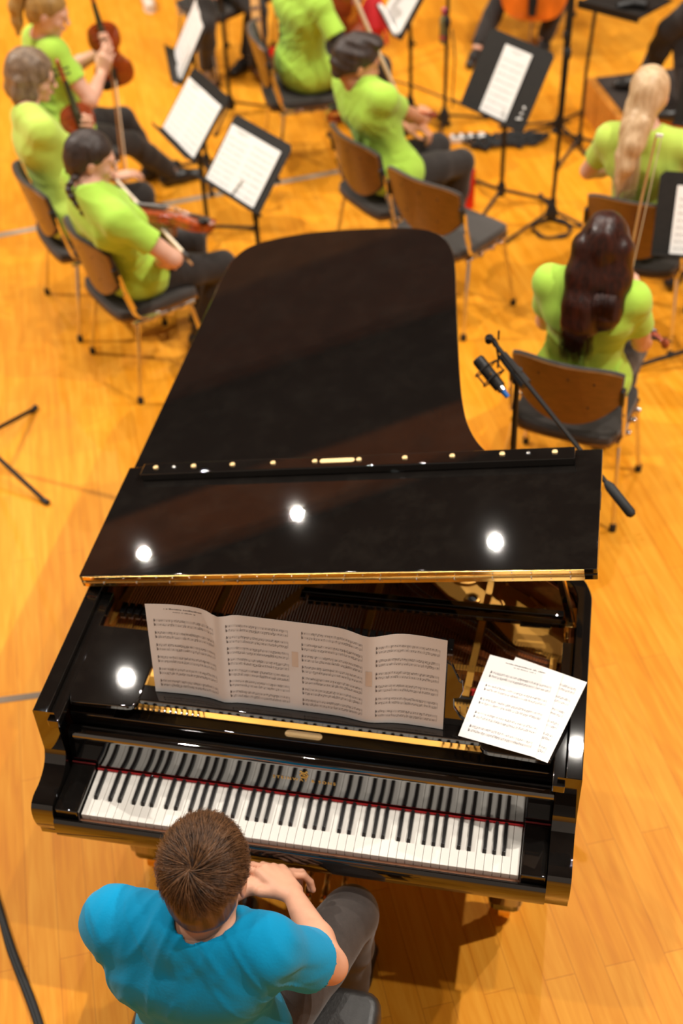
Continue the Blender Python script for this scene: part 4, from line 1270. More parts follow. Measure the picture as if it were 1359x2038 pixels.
def net_mesh(name, F, h, mat, parent, origin=(0, 0, 0), tone=None):
    vp, q = net(F, h)
    vp = vp - V(origin)
    me = bpy.data.meshes.new(name)
    me.vertices.add(len(vp)); me.vertices.foreach_set('co', vp.astype(np.float32).ravel())
    me.loops.add(len(q) * 4); me.polygons.add(len(q))
    me.loops.foreach_set('vertex_index', q.astype(np.int32).ravel())
    me.polygons.foreach_set('loop_start', np.arange(0, len(q) * 4, 4, dtype=np.int32))
    me.update(calc_edges=True)
    me.materials.append(M[mat])
    if tone is not None:
        at = me.attributes.new('tone', 'FLOAT', 'POINT'); at.data.foreach_set('value', np.full(len(vp), tone, np.float32))
    return link(name, me, parent, 180)

def waves(seed, scale, n=5, aniso=(1, 1, 1), axes=None):
    rg = np.random.RandomState(seed)
    K = rg.normal(size=(n, 3)) * scale * V(aniso); K2 = rg.normal(size=(n, 3)) * scale * .6
    ph = rg.uniform(0, 6.28, n); ph2 = rg.uniform(0, 6.28, n)
    A = np.eye(3) if axes is None else axes
    def f(P):
        q = P @ A
        return sum(np.sin(q @ K[i] + ph[i] + 1.3 * np.sin(q @ K2[i] + ph2[i])) for i in range(n)) / n
    return f

def ik(a, b, l1, l2, hint):
    a = V(a); b = V(b); d = b - a; L = np.linalg.norm(d); Lc = min(L, (l1 + l2) * .999)
    u = d / max(L, 1e-6)
    if L > Lc: b = a + u * Lc
    x = (l1 * l1 - l2 * l2 + Lc * Lc) / (2 * Lc)
    hgt = math.sqrt(max(0, l1 * l1 - x * x))
    hv = V(hint); hv = unit(hv - u * (hv @ u))
    return a + u * x + hv * hgt, b

def hand(F, w, d, n, right, curl=(25, 35, 25), s=1.0, spread=1.0, thumb=.5):
    """palm, five fingers of unequal length and a thumb leaving the palm's side"""
    w = V(w); d = unit(d); n = V(n); n = unit(n - d * (n @ d)); t = np.cross(n, d) * (-1 if right else 1)
    P = lambda a, b, c: w + (d * a + t * b + n * c) * s
    kn = [P(.092, .030, 0), P(.096, .010, -.002), P(.091, -.011, -.001), P(.082, -.030, .002)]
    for i, kp in enumerate(kn):
        F.cap(P(.008, .016 - .011 * i, .002), kp, .0155 * s, .0115 * s, .012)
    L = [(.043, .026, .021), (.047, .030, .022), (.044, .028, .021), (.034, .021, .019)]
    for i, kp in enumerate(kn):
        sp = (1.5 - i) * .06 * spread
        p = kp; ang = 0
        for j in range(3):
            ang += R(curl[j] * (1 + .08 * (i - 1)))
            dd = unit((d + t * sp) * math.cos(ang) + n * math.sin(ang))
            q = p + dd * L[i][j] * s
            r0 = (.0092, .0084, .0076)[j] * s * (1, 1.03, .98, .88)[i]
            F.cap(p, q, r0, r0 * .92, .004); p = q
    b0 = P(.022, .022, .006); b1 = P(.052, .048, .018); b2 = P(.080, .056 - .012 * thumb, .030 + .01 * thumb); b3 = P(.102, .054 - .024 * thumb, .036 + .012 * thumb)
    F.cap(b0, b1, .0155 * s, .0125 * s, .012).cap(b1, b2, .0115 * s, .0102 * s, .005).cap(b2, b3, .0100 * s, .0082 * s, .004)

def head_axes(yaw, pitch, roll):
    y, p, r = R(yaw), R(pitch), R(roll)
    f = V(math.sin(y) * math.cos(p), math.cos(y) * math.cos(p), math.sin(p))
    x = V(math.cos(y), -math.sin(y), 0); u = np.cross(x, f)
    x2 = x * math.cos(r) + u * math.sin(r); u2 = -x * math.sin(r) + u * math.cos(r)
    return np.stack([x2, f, u2], 1)          # columns: right, forward, up

def head_field(F, c, A, s, fem):
    P = lambda a, b, d: c + A @ (V(a, b, d) * s)
    E = lambda ctr, rad, k=.02, neg=False: F.ell(P(*ctr), V(rad) * s, A, k * s, neg)
    E((0, -.014, .035), (.076, .097, .086), .02)
    E((0, .032, -.008), (.063 if not fem else .060, .058, .082), .03)
    E((0, .028, -.066), (.054 if not fem else .048, .056, .048), .025)
    E((0, .068, -.100), (.022 if not fem else .018, .019, .017), .02)
    for sd in (-1, 1):
        E((sd * .040, .060, -.030), (.023, .022, .022), .02)
        E((sd * .031, .099, .006), (.017, .016, .011), .012, True)
        F.cap(P(sd * .046, .076, .022), P(sd * .014, .091, .020), .0075 * s, .009 * s, .010 * s)
        E((sd * .077, -.008, -.010), (.008, .019, .031), .006)
        E((sd * .081, -.012, -.004), (.006, .010, .016), .006)
        E((sd * .0095, .105, -.034), (.008, .009, .007), .006)
        E((sd * .031, .084, .006), (.0125, .0125, .0115), .003)
    F.cap(P(0, .088, .012), P(0, .112, -.031), .008 * s, .0105 * s, .010 * s)
    E((0, .0925, -.060), (.022, .010, .0055), .006)
    E((0, .0905, -.070), (.019, .010, .0065), .006)

def hair_cap(F, c, A, s, t=.012, line=(-.072, .74), sides=0, volume=(0, 0, 0)):
    P = lambda a, b, d: c + A @ (V(a, b, d) * s)
    top = F; F = Field(); top.subs.append(F)
    F.ell(P(0, -.016, .036), V(.077 + t + volume[0], .099 + t + volume[1], .087 + t + volume[2]) * s, A, .02)
    F.ell(P(0, -.055, -.015), V(.068 + t, .055 + t, .070 + t) * s, A, .03)
    iA = A
    def cut(Pt, d):
        q = (Pt - c) @ iA / s
        return np.maximum(d, ((line[0] + (q[:, 1] + .10) * line[1]) - q[:, 2]) * .8 * s - np.where(np.abs(q[:, 0]) > .04, sides, 0))
    F.post.append(cut)

def strand_mesh(name, strands, mat, parent, origin, rad=.0006, seed=1, tones=(0, .5)):
    """thin three-sided hairs, each its own tone"""
    rg = np.random.RandomState(seed); o = V(origin)
    S = np.array(strands) - o; n, k, _ = S.shape
    T = np.gradient(S, axis=1); T /= np.maximum(1e-9, np.linalg.norm(T, axis=2, keepdims=True))
    ref = rg.normal(size=(n, 1, 3)); a = np.cross(T, ref); a /= np.maximum(1e-9, np.linalg.norm(a, axis=2, keepdims=True)); b = np.cross(T, a)
    rr = rad * np.linspace(1, .25, k)[None, :, None] * rg.uniform(.7, 1.3, (n, 1, 1))
    ring = np.stack([S + (a * math.cos(t) + b * math.sin(t)) * rr for t in (0, 2.094, 4.189)], 2)   # n,k,3,3
    vp = ring.reshape(-1, 3)
    base = (np.arange(n) * k * 3)[:, None, None]
    i = np.arange(k - 1)[None, :, None] * 3; j = np.arange(3)[None, None, :]; j2 = (j + 1) % 3
    q = np.stack([base + i + j, base + i + j2, base + i + 3 + j2, base + i + 3 + j], -1).reshape(-1, 4)
    me = bpy.data.meshes.new(name)
    me.vertices.add(len(vp)); me.vertices.foreach_set('co', vp.astype(np.float32).ravel())
    me.loops.add(len(q) * 4); me.polygons.add(len(q))
    me.loops.foreach_set('vertex_index', q.astype(np.int32).ravel())
    me.polygons.foreach_set('loop_start', np.arange(0, len(q) * 4, 4, dtype=np.int32))
    me.update(calc_edges=True)
    me.materials.append(M[mat])
    tn = np.repeat(rg.uniform(tones[0], tones[1], n), k * 3).astype(np.float32)
    at = me.attributes.new('tone', 'FLOAT', 'POINT'); at.data.foreach_set('value', tn)
    return link(name, me, parent, 180)

def person(label, hip, sh, yaw, head, hyaw, hpitch=-10, hroll=0, hands=None, feet=None, knee_out=(.12, .12), fem=True, s=1.0, sw=.165, shirt='lime', skin='skin_fair',
           trousers='trousers', hair=None, shoe='shoe', group='orchestra players in lime shirts', res=.0075, sleeve=.60, wr=(.011, 34, 3), elbow=((-.5, -.5, -.6), (.5, -.5, -.6)),
           sleeve_r=.062, curl=None, under=None, sh_tilt=0.0, fat=0.0, glasses=False, cat='person', knees=None, collar=True, floor_z=0.0, arm_k=None, hem_z=.075):
    hip = V(hip); sh = V(sh); y = R(yaw)
    Rt = V(math.cos(y), -math.sin(y), sh_tilt); Rt = unit(Rt)
    U = unit(sh - hip); Rt = unit(Rt - U * (Rt @ U)); Fw = np.cross(U, Rt)
    Tx = np.stack([Rt, Fw, U], 1)
    Fl = V(math.sin(y), math.cos(y), 0); Rl = V(math.cos(y), -math.sin(y), 0)
    loc = lambda a: Rl * a[0] + Fl * a[1] + V(0, 0, a[2])
    org = V(hip[0], hip[1], 0)
    t = thing('person', label, cat, tuple(org), 0, group)
    A = head_axes(hyaw, hpitch, hroll); head = V(head)
    B = Field(); S = Field(); L = Field()
    tl = np.linalg.norm(sh - hip)
    T = lambda a, b, c: hip + Tx @ V(a, b, c)
    k = s
    # torso
    for F, g in ((B, 0.0), (S, .016 + fat)):
        gp = g * 1.0 + (.020 if F is S else 0)
        F.ell(T(0, -.005, .03), (.155 + gp, .115 + gp, .115 + gp), Tx, .05)
        F.ell(T(0, .0, tl * .40), (.135 + g * 1.1, .102 + g, .16 + g), Tx, .06)
        F.ell(T(0, .0, tl * .74), (.155 + g, .108 + g, .165 + g), Tx, .05)
        F.cap(T(-sw, 0, tl - .006), T(sw, 0, tl - .006), .050 + g * .55, .050 + g * .55, .05)
        F.cap(T(-sw * .55, -.035, tl * .82), T(sw * .55, -.035, tl * .82), .07 + g, .07 + g, .05)
        F.cap(T(0, -.018, tl + .045), T(-sw * .95, -.008, tl + .004), .050 + g * .4, .055 + g * .5, .05)
        F.cap(T(0, -.018, tl + .045), T(sw * .95, -.008, tl + .004), .050 + g * .4, .055 + g * .5, .05)
        if fem:
            for sd in (-1, 1): F.ell(T(sd * .066, .092, tl * .66), (.056 + g * .6, .048 + g * .6, .056 + g * .6), Tx, .04)
    nb = T(0, -.018, tl + .05)
    nt = head + A @ (V(0, -.022, -.055) * s)
    B.cap(nb - U * .03, nt, .060 if not fem else .051, .055 if not fem else .047, .025)
    head_field(B, head, A, s, fem)
    # arms
    joints = {}
    ak = arm_k or s
    for i, sd in ((0, -1), (1, 1)):
        sj = T(sd * sw, 0, tl - .004)
        hd = hands[i]
        wr_, dr, nr = (V(hd[0]) if len(hd) > 3 else org + loc(hd[0])), loc(hd[1]), loc(hd[2])
        e, w = ik(sj, wr_, .295 * ak, .255 * ak, loc(elbow[i]))
        joints[i] = (sj, e, w)
        ar = .046 + fat * .6
        B.cap(sj, sj + (e - sj) * .5, ar + .004, ar, .03); B.cap(sj + (e - sj) * .5, e, ar, .039 + fat * .3, .02)
        B.cap(e, e + (w - e) * .35, .038 + fat * .3, .040 + fat * .3, .015); B.cap(e + (w - e) * .35, w, .040 + fat * .3, .0255, .015)
        cu = (curl[i] if curl else (22, 32, 22))
        hand(B, w, dr, nr, i == 1, cu, .97 * k if fem else 1.04 * k)
        # sleeve
        m = sj + (e - sj) * sleeve
        S.cap(sj, m, .057 + fat * .7, sleeve_r + fat * .7, .035, flat=True)
        S.cap(m - unit(e - sj) * .022, m + unit(e - sj) * .06, sleeve_r + fat * .7 - .013, sleeve_r + fat * .7 - .010, .004, neg=True)
        if under:
            if i == 1 or under == 'both':
                uf = Field(); uf.cap(sj, e, .052, .046, .02); uf.cap(e, w, .046, .034, .02)
                net_mesh('undersleeve', uf, res, 'trousers', t, org)
    # legs
    for i, sd in ((0, -1), (1, 1)):
        hj = T(sd * .085, .0, .0)
        ft = org + loc((feet[i][0], feet[i][1], floor_z)); an = ft + V(0, 0, .085)
        an = an - loc((0, .0, 0))
        kn, an2 = ik(hj, an, .43 * k, .41 * k, loc((sd * knee_out[i], .7, .6)) if knees is None else V(knees[i]) - hj)
        fd = unit(loc((sd * .12 if len(feet[i]) < 3 else feet[i][2], 1, 0)))
        B.cap(hj, kn, .080 + fat * .8, .056 + fat * .5, .03); B.cap(kn, kn + (an2 - kn) * .35, .056, .053, .02); B.cap(kn + (an2 - kn) * .35, an2, .053, .036, .02)
        if hem_z > .03: S.cap(hj + U * .02, hj + U * .01 + (kn - hj) * .10, .112 + fat, .106 + fat, .04)
        L.cap(hj, hj + (kn - hj) * .6, .094 + fat, .080 + fat * .9, .03); L.cap(hj + (kn - hj) * .6, kn, .080 + fat * .9, .068 + fat * .6, .02)
        hem = an2 + unit(kn - an2) * .01
        L.cap(kn, kn + (hem - kn) * .4, .068 + fat * .6, .066, .02); L.cap(kn + (hem - kn) * .4, hem, .066, .058, .02, flat=True)
        L.cap(hem + unit(kn - an2) * .03, hem - unit(kn - an2) * .05, .050, .050, .004, neg=True)
        B.cap(an2, an2 - V(0, 0, .03), .034, .034, .01)
        # shoe
        base = V(an2[0], an2[1], 0)
        if an2[2] > .16: base[2] = an2[2] - .085
        SF = Field()
        SF.cap(base - fd * .045 + V(0, 0, .045), base + fd * .06 + V(0, 0, .048), .040, .041, .03)
        SF.cap(base + fd * .06 + V(0, 0, .040), base + fd * .165 + V(0, 0, .030), .042, .033, .03)
        SF.cap(base - fd * .02 + V(0, 0, .05), base - fd * .015 + V(0, 0, .105), .042, .043, .02)
        zb = base[2] + .002
        SF.post.append(lambda P, d, zb=zb: np.maximum(d, zb - P[:, 2]))
        net_mesh('shoe', SF, res, shoe, t, org)
    L.ell(T(0, -.01, .015), (.172 + fat, .128 + fat, .118 + fat), Tx, .04)
    # shirt: collar opening, hem and folds
    cn = nb + U * .012
    S.cap(nb - U * .012 + (nt - nb) * .12, nt + (nt - nb) * .3, (.064 if not fem else .058), .075, .008, neg=True)
    if collar:
        cu_ = unit(nt - nb); cx = unit(np.cross(Fw, cu_)); CA = np.stack([cx, np.cross(cu_, cx), cu_], 1)
        S.torus(nb + cu_ * .008, CA, .066 if not fem else .061, .0075, .006)
    sd0 = int(abs(hip[0] * 1000)) % 991
    dg = [np.stack([unit(V(math.cos(g), .25, math.sin(g))), unit(V(-math.sin(g), .9, math.cos(g) * .3)), unit(V(-math.sin(g), .1, math.cos(g)))], 1) for g in (.9, -.9, 1.45)]
    fw = [waves(sd0 + 7 * i, wr[1], 3, (.22, .5, 1.0), Tx @ g) for i, g in enumerate(dg)]
    fm = [waves(sd0 + 50 + 7 * i, 7.0, 3) for i in range(3)]
    def folds(P, d):
        q = (P - hip) @ U / tl
        m = np.clip(1.25 - q * .9, .3, 1.1)
        m = m * np.clip(((P - hip) @ U + hem_z - .02) / .20, 0, 1)
        tot = 0
        for i in range(3):
            r = np.exp(-(fw[i](P) / .30) ** 2)            # narrow ridges
            tot = tot + r * np.clip(fm[i](P) * 1.6 + .35, 0, 1)
        for i in (0, 1):                                   # sleeves stay smooth by the hem
            sj, e, w = joints[i]; hm = sj + (e - sj) * sleeve
            m = m * np.clip(np.sqrt(((P - hm) ** 2).sum(1)) / .10 - .55, 0, 1)
        return d - wr[0] * m * (tot - .35)
    S.post.append(folds)
    S.post.append(lambda P, d: np.maximum(d, -((P - hip) @ U) - hem_z))
    w3 = waves(int(abs(hip[0] * 777)) % 313 + 9, 22, 4, (1, 1, 1))
    L.post.append(lambda P, d: d + .0035 * w3(P))
    net_mesh('body', B, res * .8, skin, t, org)
    net_mesh('shirt', S, res, shirt, t, org)
    net_mesh('trousers', L, res, trousers, t, org)
    # eyes
    for sd in (-1, 1):
        mb = MB(); p = head + A @ (V(sd * .031, .0895, .006) * s) - org
        mb.ball(tuple(p), .0085 * s, 10); mb.build('eye', 'eye', t)
    mb = MB()
    lp = [head + A @ (V(a, b, c) * s) - org for a, b, c in ((-.020, .0965, -.065), (-.008, .1025, -.0635), (0, .1035, -.0645), (.008, .1025, -.0635), (.020, .0965, -.065))]
    mb.tube(lp, [.001, .0035, .004, .0035, .001], 6); mb.build('lips', 'lip', t)
    if glasses:
        mb = MB()
        for sd in (-1, 1):
            mb.tube([tuple(head + A @ (V(sd * .033 + .022 * math.cos(a), .106, .004 + .017 * math.sin(a)) * s) - org) for a in [2 * PI * j / 14 for j in range(14)]], .0016, 5, closed=True)
            mb.tube([tuple(head + A @ (V(*p) * s) - org) for p in ((sd * .055, .104, .008), (sd * .076, .06, .008), (sd * .083, -.01, .006))], .0016, 5)
        mb.tube([tuple(head + A @ (V(*p) * s) - org) for p in ((-.011, .108, .006), (0, .112, .008), (.011, .108, .006))], .0016, 5)
        mb.build('glasses', 'blackmat', t)
    if hair: hair(t, head, A, s, org, res)
    return t, joints, head, A
# ------------------------------------------------------------------ hair styles
def hair_short_dark(t, c, A, s, org, res):
    F = Field(); hair_cap(F, c, A, s, .009, (-.085, .74), -.006, (0, 0, .003)); P = lambda a, b, d: c + A @ (V(a, b, d) * s)
    F.ell(P(.01, .055, .105), V(.060, .045, .028) * s, A, .03); F.ell(P(0, .0, .118), V(.055, .06, .02) * s, A, .03)
    w = waves(5, 52, 6, (1, .35, 1), A); F.post.append(lambda Q, d: d + .0085 * w(Q))
    net_mesh('hair', F, res * .7, 'hair_dark', t, org, .15)

def hair_man(t, c, A, s, org, res):
    F = Field(); hair_cap(F, c, A, s, .003, (-.098, .84), -.004, (0, 0, .004))
    w = waves(8, 60, 6); F.post.append(lambda Q, d: d + .0025 * w(Q))
    h = net_mesh('hair', F, .0045, 'hair_brown', t, org, -.05)
    rg = np.random.RandomState(3); st = []
    rad = V(.081, .103, .091); ce = V(0, -.016, .036)
    whorl = unit(V(-.006, -.094, .030) / rad)
    wn = waves(12, 26, 5); wn2 = waves(15, 30, 5); wn3 = waves(19, 34, 5)
    n = 0
    while n < 11000:
        u = unit(rg.normal(size=3)); p = ce + rad * u
        if p[2] < -.088 + (p[1] + .10) * .84 - .004 or p[1] > .082: continue
        low = max(0, min(1, (.02 - p[2]) / .10)) if p[1] < .0 else max(0, min(1, (.03 - p[2]) / .06))
        nrm = unit(u / rad)
        away = u - whorl; away = away - nrm * (away @ nrm); dist = np.linalg.norm(u - whorl)
        tg = unit(away) if dist > .02 else unit(np.cross(nrm, V(0, 1, 0)))
        sw = np.cross(nrm, tg)
        tg = unit(tg + sw * (.75 * math.exp(-dist * 1.6) + .75 * wn(p[None])[0] ) + .30 * V(wn2(p[None])[0], wn3(p[None])[0], 0) + np.array([.0, .12, 0]) * (p[2] > .05))
        tg = unit(tg - nrm * (tg @ nrm))
        Ln = (.047 + .014 * rg.rand() + .014 * (p[1] > .02) * (p[2] > .04)) * (1 - .72 * low)
        lift = (.28 - .15 * low) * (1 + .3 * rg.normal())
        pts = []
        cur = p.copy(); dr = unit(tg + nrm * lift)
        for j in range(6):
            pts.append(cur.copy())
            cur = cur + dr * Ln / 5
            q = (cur - ce) / rad; rr = np.linalg.norm(q); nn = unit(q / rad)
            dr = unit(dr - nn * (.20 if rr > 1.05 else 0) + sw * .10 * rg.normal() + rg.normal(size=3) * .03)
            if rr < 1.015: cur = ce + rad * q / rr * 1.015
        st.append([c + A @ (x * s) for x in pts]); n += 1
    strand_mesh('hair_strands', st, 'hair_brown', h, org, .0008, 5, (-.22, .50))

def hair_long(t, c, A, s, org, res):
    F = Field(); hair_cap(F, c, A, s, .010, (-.10, .86), .03)
    back = -V(A[0, 1], A[1, 1], 0); back = unit(back); lf = -A[:, 0]; dn = V(0, 0, -1)
    q = lambda b, l, d: c + back * b + lf * l + dn * d
    for l0, l1, l2, L in ((-.062, -.070, -.074, .235), (-.03, -.036, -.034, .25), (.03, .036, .046, .33), (.062, .070, .078, .29), (.01, .012, .028, .31)):
        F.chain([q(.050, l0, -.01), q(.090, l1, .10), q(.150, (l1 + l2) / 2, .19), q(.180, (l1 + l2 * 2) / 3, .26 if L > .28 else .22), q(.186, l2, L)], [.054, .048, .038, .028, .011] if L > .28 else [.054, .046, .032, .018, .006], .05)
    for sd in (-1, 1): F.chain([q(.0, sd * .072, .0), q(.02, sd * .086, .11), q(.06, sd * .078, .20)], [.030, .030, .02], .03)
    w = waves(4, 55, 6, (1, 1, .12)); F.post.append(lambda Q, d: d + .0045 * w(Q))
    h = net_mesh('hair', F, .006, 'hair_auburn', t, org, .05)
    rg = np.random.RandomState(9); st = []
    for i in range(900):
        l = rg.uniform(-.075, .085); top = rg.uniform(-.11, .0); Ln = (.29 if l > -.005 else .20) * rg.uniform(.9, 1.13)
        b0 = .03 + .05 * rg.rand(); dr = .02 * (l > 0) + rg.normal() * .008
        bw = .046 + .005 * rg.normal()
        Lz = Ln + (.06 if l > -.005 else .0)
        st.append([q(b0, l * .7, top), q(.055 + bw, l * 1.02, .05), q(.100 + bw, l * 1.05 + dr * .3, .12), q(.155 + bw * .8, l + dr * .6, Lz * .58), q(.185 + bw * .55, l * .95 + dr, Lz * .86), q(.186 + bw * .45, l * .88 + dr * 1.1 + rg.normal() * .004, Lz + .03)])
    strand_mesh('hair_strands', st, 'hair_auburn', h, org, .0013, 4, (-.05, .38))

def hair_tail_blonde(t, c, A, s, org, res):
    F = Field(); hair_cap(F, c, A, s, .010, (-.085, .80), .0)
    back = unit(-V(A[0, 1], A[1, 1], 0)); lf = -A[:, 0]; dn = V(0, 0, -1)
    q = lambda b, l, d: c + back * b + lf * l + dn * d
    F.chain([q(.070, .0, .02), q(.115, .012, .09), q(.165, .02, .16), q(.190, .035, .26), q(.198, .060, .42)], [.062, .056, .046, .034, .009], .03)
    F.chain([q(.06, .05, .03), q(.12, .05, .12), q(.172, .06, .22), q(.19, .07, .33)], [.044, .040, .028, .009], .03)
    w = waves(6, 60, 6, (1, 1, .12)); F.post.append(lambda Q, d: d + .005 * w(Q))
    h = net_mesh('hair', F, .006, 'hair_blonde', t, org, .15)
    rg = np.random.RandomState(19); st = []
    for i in range(420):
        l = rg.uniform(-.055, .06); e_ = rg.uniform(-.01, .09); Ln = rg.uniform(.30, .44); o_ = .050 + .006 * rg.normal()
        st.append([q(.05 + .03 * rg.rand(), l, rg.uniform(-.08, .02)), q(.068 + o_, l * .9 + .01, .09), q(.125 + o_ * .9, l * .7 + .02, .17), q(.165 + o_ * .7, l * .5 + e_ * .5, Ln * .7), q(.175 + o_ * .5, l * .35 + e_ * .9, Ln)])
    strand_mesh('hair_strands', st, 'hair_blonde', h, org, .0014, 14, (.15, .6))
    mb = MB(); mb.tube([tuple(q(.098, .006, .055) - org), tuple(q(.104, .008, .075) - org)], [.036, .036], 14); mb.build('hair_tie', 'hair_sandy', h)

def hair_braids(t, c, A, s, org, res):
    F = Field(); hair_cap(F, c, A, s, .008, (-.10, .86), .0)
    w = waves(7, 85, 6, (1, .35, 1), A); F.post.append(lambda Q, d: d + .0035 * w(Q))
    h = net_mesh('hair', F, .006, 'hair_dark', t, org, .12)
    for sd in (-1, 1):
        G = Field(); P = lambda a, b, d: c + A @ (V(a, b, d) * s)
        p0 = P(sd * .058, -.062, -.060); p1 = p0 + A @ V(sd * .012, -.03, -.06); p2 = p1 + V(0, 0, -.07) + A @ V(sd * .03, .03, 0); p3 = p2 + V(0, 0, -.10) + A @ V(sd * .02, .06, 0)
        pts = spline([p0, p1, p2, p3], 5)
        for i, p in enumerate(pts):
            G.ell(V(p) + A[:, 0] * (.006 * (1 if i % 2 else -1)), V(.017, .017, .014) * (1 - .03 * i / 2), None, .006)
        net_mesh('braid', G, .004, 'hair_dark', h, org, .18)

def hair_bob(t, c, A, s, org, res):
    F = Field(); hair_cap(F, c, A, s, .016, (-.10, .80), .02, (.004, 0, .004)); P = lambda a, b, d: c + A @ (V(a, b, d) * s)
    for sd in (-1, 1):
        F.chain([P(sd * .080, .01, .01), P(sd * .086, .005, -.06), P(sd * .080, .0, -.115)], [.026, .026, .014], .03)
        F.chain([P(sd * .070, -.05, .0), P(sd * .074, -.055, -.07), P(sd * .066, -.055, -.135)], [.040, .036, .014], .03)
    F.chain([P(0, -.085, 0), P(0, -.088, -.07), P(0, -.080, -.13)], [.042, .036, .014], .03)
    w = waves(9, 65, 6, (1, 1, .2), A); F.post.append(lambda Q, d: d + .005 * w(Q))
    net_mesh('hair', F, .006, 'hair_bob', t, org, .12)

def hair_ponytail(t, c, A, s, org, res):
    F = Field(); hair_cap(F, c, A, s, .007, (-.10, .86), .0)
    w = waves(10, 85, 6, (1, .35, 1), A); F.post.append(lambda Q, d: d + .003 * w(Q))
    h = net_mesh('hair', F, .006, 'hair_sandy', t, org, .12)
    P = lambda a, b, d: c + A @ (V(a, b, d) * s)
    G = Field(); G.chain([P(0, -.115, .07), P(0, -.155, .045), P(0, -.165, -.02), P(0, -.145, -.10), P(.01, -.13, -.16)], [.020, .034, .038, .030, .012], .02)
    G.post.append(lambda Q, d: d + .004 * w(Q))
    net_mesh('ponytail', G, .006, 'hair_sandy', h, org, .2)
    mb = MB(); ax = unit(A @ V(0, -.8, .2)); ctr = P(0, -.118, .072)
    sx = unit(np.cross(ax, V(0, 0, 1))); sy = np.cross(ax, sx)
    mb.tube([tuple(ctr + (sx * math.cos(a) + sy * math.sin(a)) * (.024 + .004 * math.sin(5 * a)) - org) for a in [2 * PI * j / 20 for j in range(20)]], .011, 8, closed=True); mb.build('scrunchie', 'pink', h)

# ------------------------------------------------------------------ the pianist
_st = thing('piano_bench', 'black padded leather bench under the man in blue', 'bench', (.575, -.46, 0))
_m = MB()
for _k in range(2): _m.prism(rrect(.325, .40, .05, 4, -.163 + .326 * _k, 0), .415, .505)
_m.build('cushion', 'leather', _st, bevel=.028, seg=5)
_m = MB(); _m.box(-.31, .31, -.185, .185, .365, .413); _m.build('frame', 'lacquer', _st, bevel=.004)
for _sx in (-1, 1):
    for _sy in (-1, 1):
        _m = MB(); _m.box(_sx * .285 - .024, _sx * .285 + .024, _sy * .16 - .024, _sy * .16 + .024, 0, .366); _m.build('leg', 'lacquer', _st, bevel=.004)
    _m = MB(); _m.lathe([(.012, 0), (.012, .02), (.028, .022), (.028, .04), (.02, .045)], (_sx * .311, 0, .39), 14, (_sx, 0, 0)); _m.build('knob', 'blackmat', _st)

person('man in a blue T-shirt seated at the piano with clasped hands', (.510, -.500, .60), (.490, -.478, 1.070), 3, (.528, -.412, 1.215), -6, -34, 3,
       hands=[((-.012, .352, .738), (.75, .75, -.25), (.45, -.35, -.85)), ((.118, .345, .757), (-.80, .62, -.10), (-.25, -.30, -.9))],
       elbow=((-1, -.55, -.5), (.66, -.12, -.60)), arm_k=1.03, hem_z=.025, curl=((20, 40, 30), (28, 42, 30)),
       feet=[(-.15, .52), (.225, .445)], knee_out=(.25, .28), fem=False, s=1.10, sw=.182, shirt='blue', skin='skin', trousers='grey_trousers', hair=hair_man,
       group=None, res=.0052, sleeve=.66, sleeve_r=.066, fat=.014, wr=(.012, 30, 3), sh_tilt=-.07)

# ------------------------------------------------------------------ the orchestra
W = 'w'
person('violinist with two dark braids, bow hanging from the right hand, nearest the piano', (-.84, 3.06, .57), (-.86, 2.87, 1.03), 45, (-.885, 2.935, 1.185), 66, -16, 4,
       hands=[((-.80, 3.30, .70), (.8, .5, 0), (0, 0, -1), W), ((-.67, 2.99, .655), (-.2, .9, -.35), (-.7, -.1, -.7), W)],
       elbow=((-.6, -.3, -.6), (.9, .5, -.3)), feet=[(-.16, .42), (.02, .32)], knee_out=(.1, .2), hair=hair_braids, curl=((30, 45, 30), (35, 50, 35)))
fiddle('violin', 'violin lying across the lap of the braided player', 'violin', (-.475, 3.25, .70), (-.95, .10, .10), (.12, .30, .9), group='violins of the orchestra')
bow('bow dangling from the hand of the braided player', (-.525, 3.03, .625), (-1.03, 3.53, .74))
person('violinist with glasses and chin-length grey-brown hair', (-1.30, 3.50, .57), (-1.40, 3.53, 1.04), 52, (-1.425, 3.66, 1.215), 74, -12, 2,
       hands=[((-1.325, 3.86, .86), (.75, .5, .35), (-.3, -.9, .1), W), ((-1.12, 3.75, .645), (-.15, .95, -.1), (0, 0, -1), W)],
       elbow=((-.6, -.4, -.6), (.6, -.6, -.6)), feet=[(-.14, .46), (.10, .40)], knee_out=(.1, .12), hair=hair_bob, shirt='lime_pale', glasses=True, curl=((45, 55, 35), (15, 22, 15)))
fiddle('violin', 'violin propped upright on the knee of the player with glasses', 'violin', (-1.265, 3.83, .64), (-.10, .02, .56), (.6, -.7, .15), group='violins of the orchestra')
person('fair-haired violinist with ponytail and pink scrunchie', (-1.64, 4.40, .57), (-1.68, 4.44, 1.04), 50, (-1.60, 4.375, 1.245), 78, -20, 0,
       hands=[((-1.47, 4.70, .90), (.5, .3, .6), (.2, -.9, .2), W), ((-1.42, 4.52, .86), (.15, .35, .9), (-.7, .6, .1), W)],
       elbow=((-.6, -.3, -.6), (.8, -.1, -.7)), feet=[(-.26, .56), (-.12, .63)], knee_out=(.1, .05), hair=hair_ponytail, curl=((40, 50, 30), (30, 40, 25)))
fiddle('violin', 'red-brown violin held upright by the fair-haired ponytail player', 'violin', (-1.43, 4.75, .69), (-.04, -.08, .57), (.35, -.9, 0), 1.04, group='violins of the orchestra')
bow('bow standing upright between the ponytail player and the one with glasses', (-1.30, 4.365, .98), (-1.335, 4.37, .245), hair_side=(1, -.3, 0))
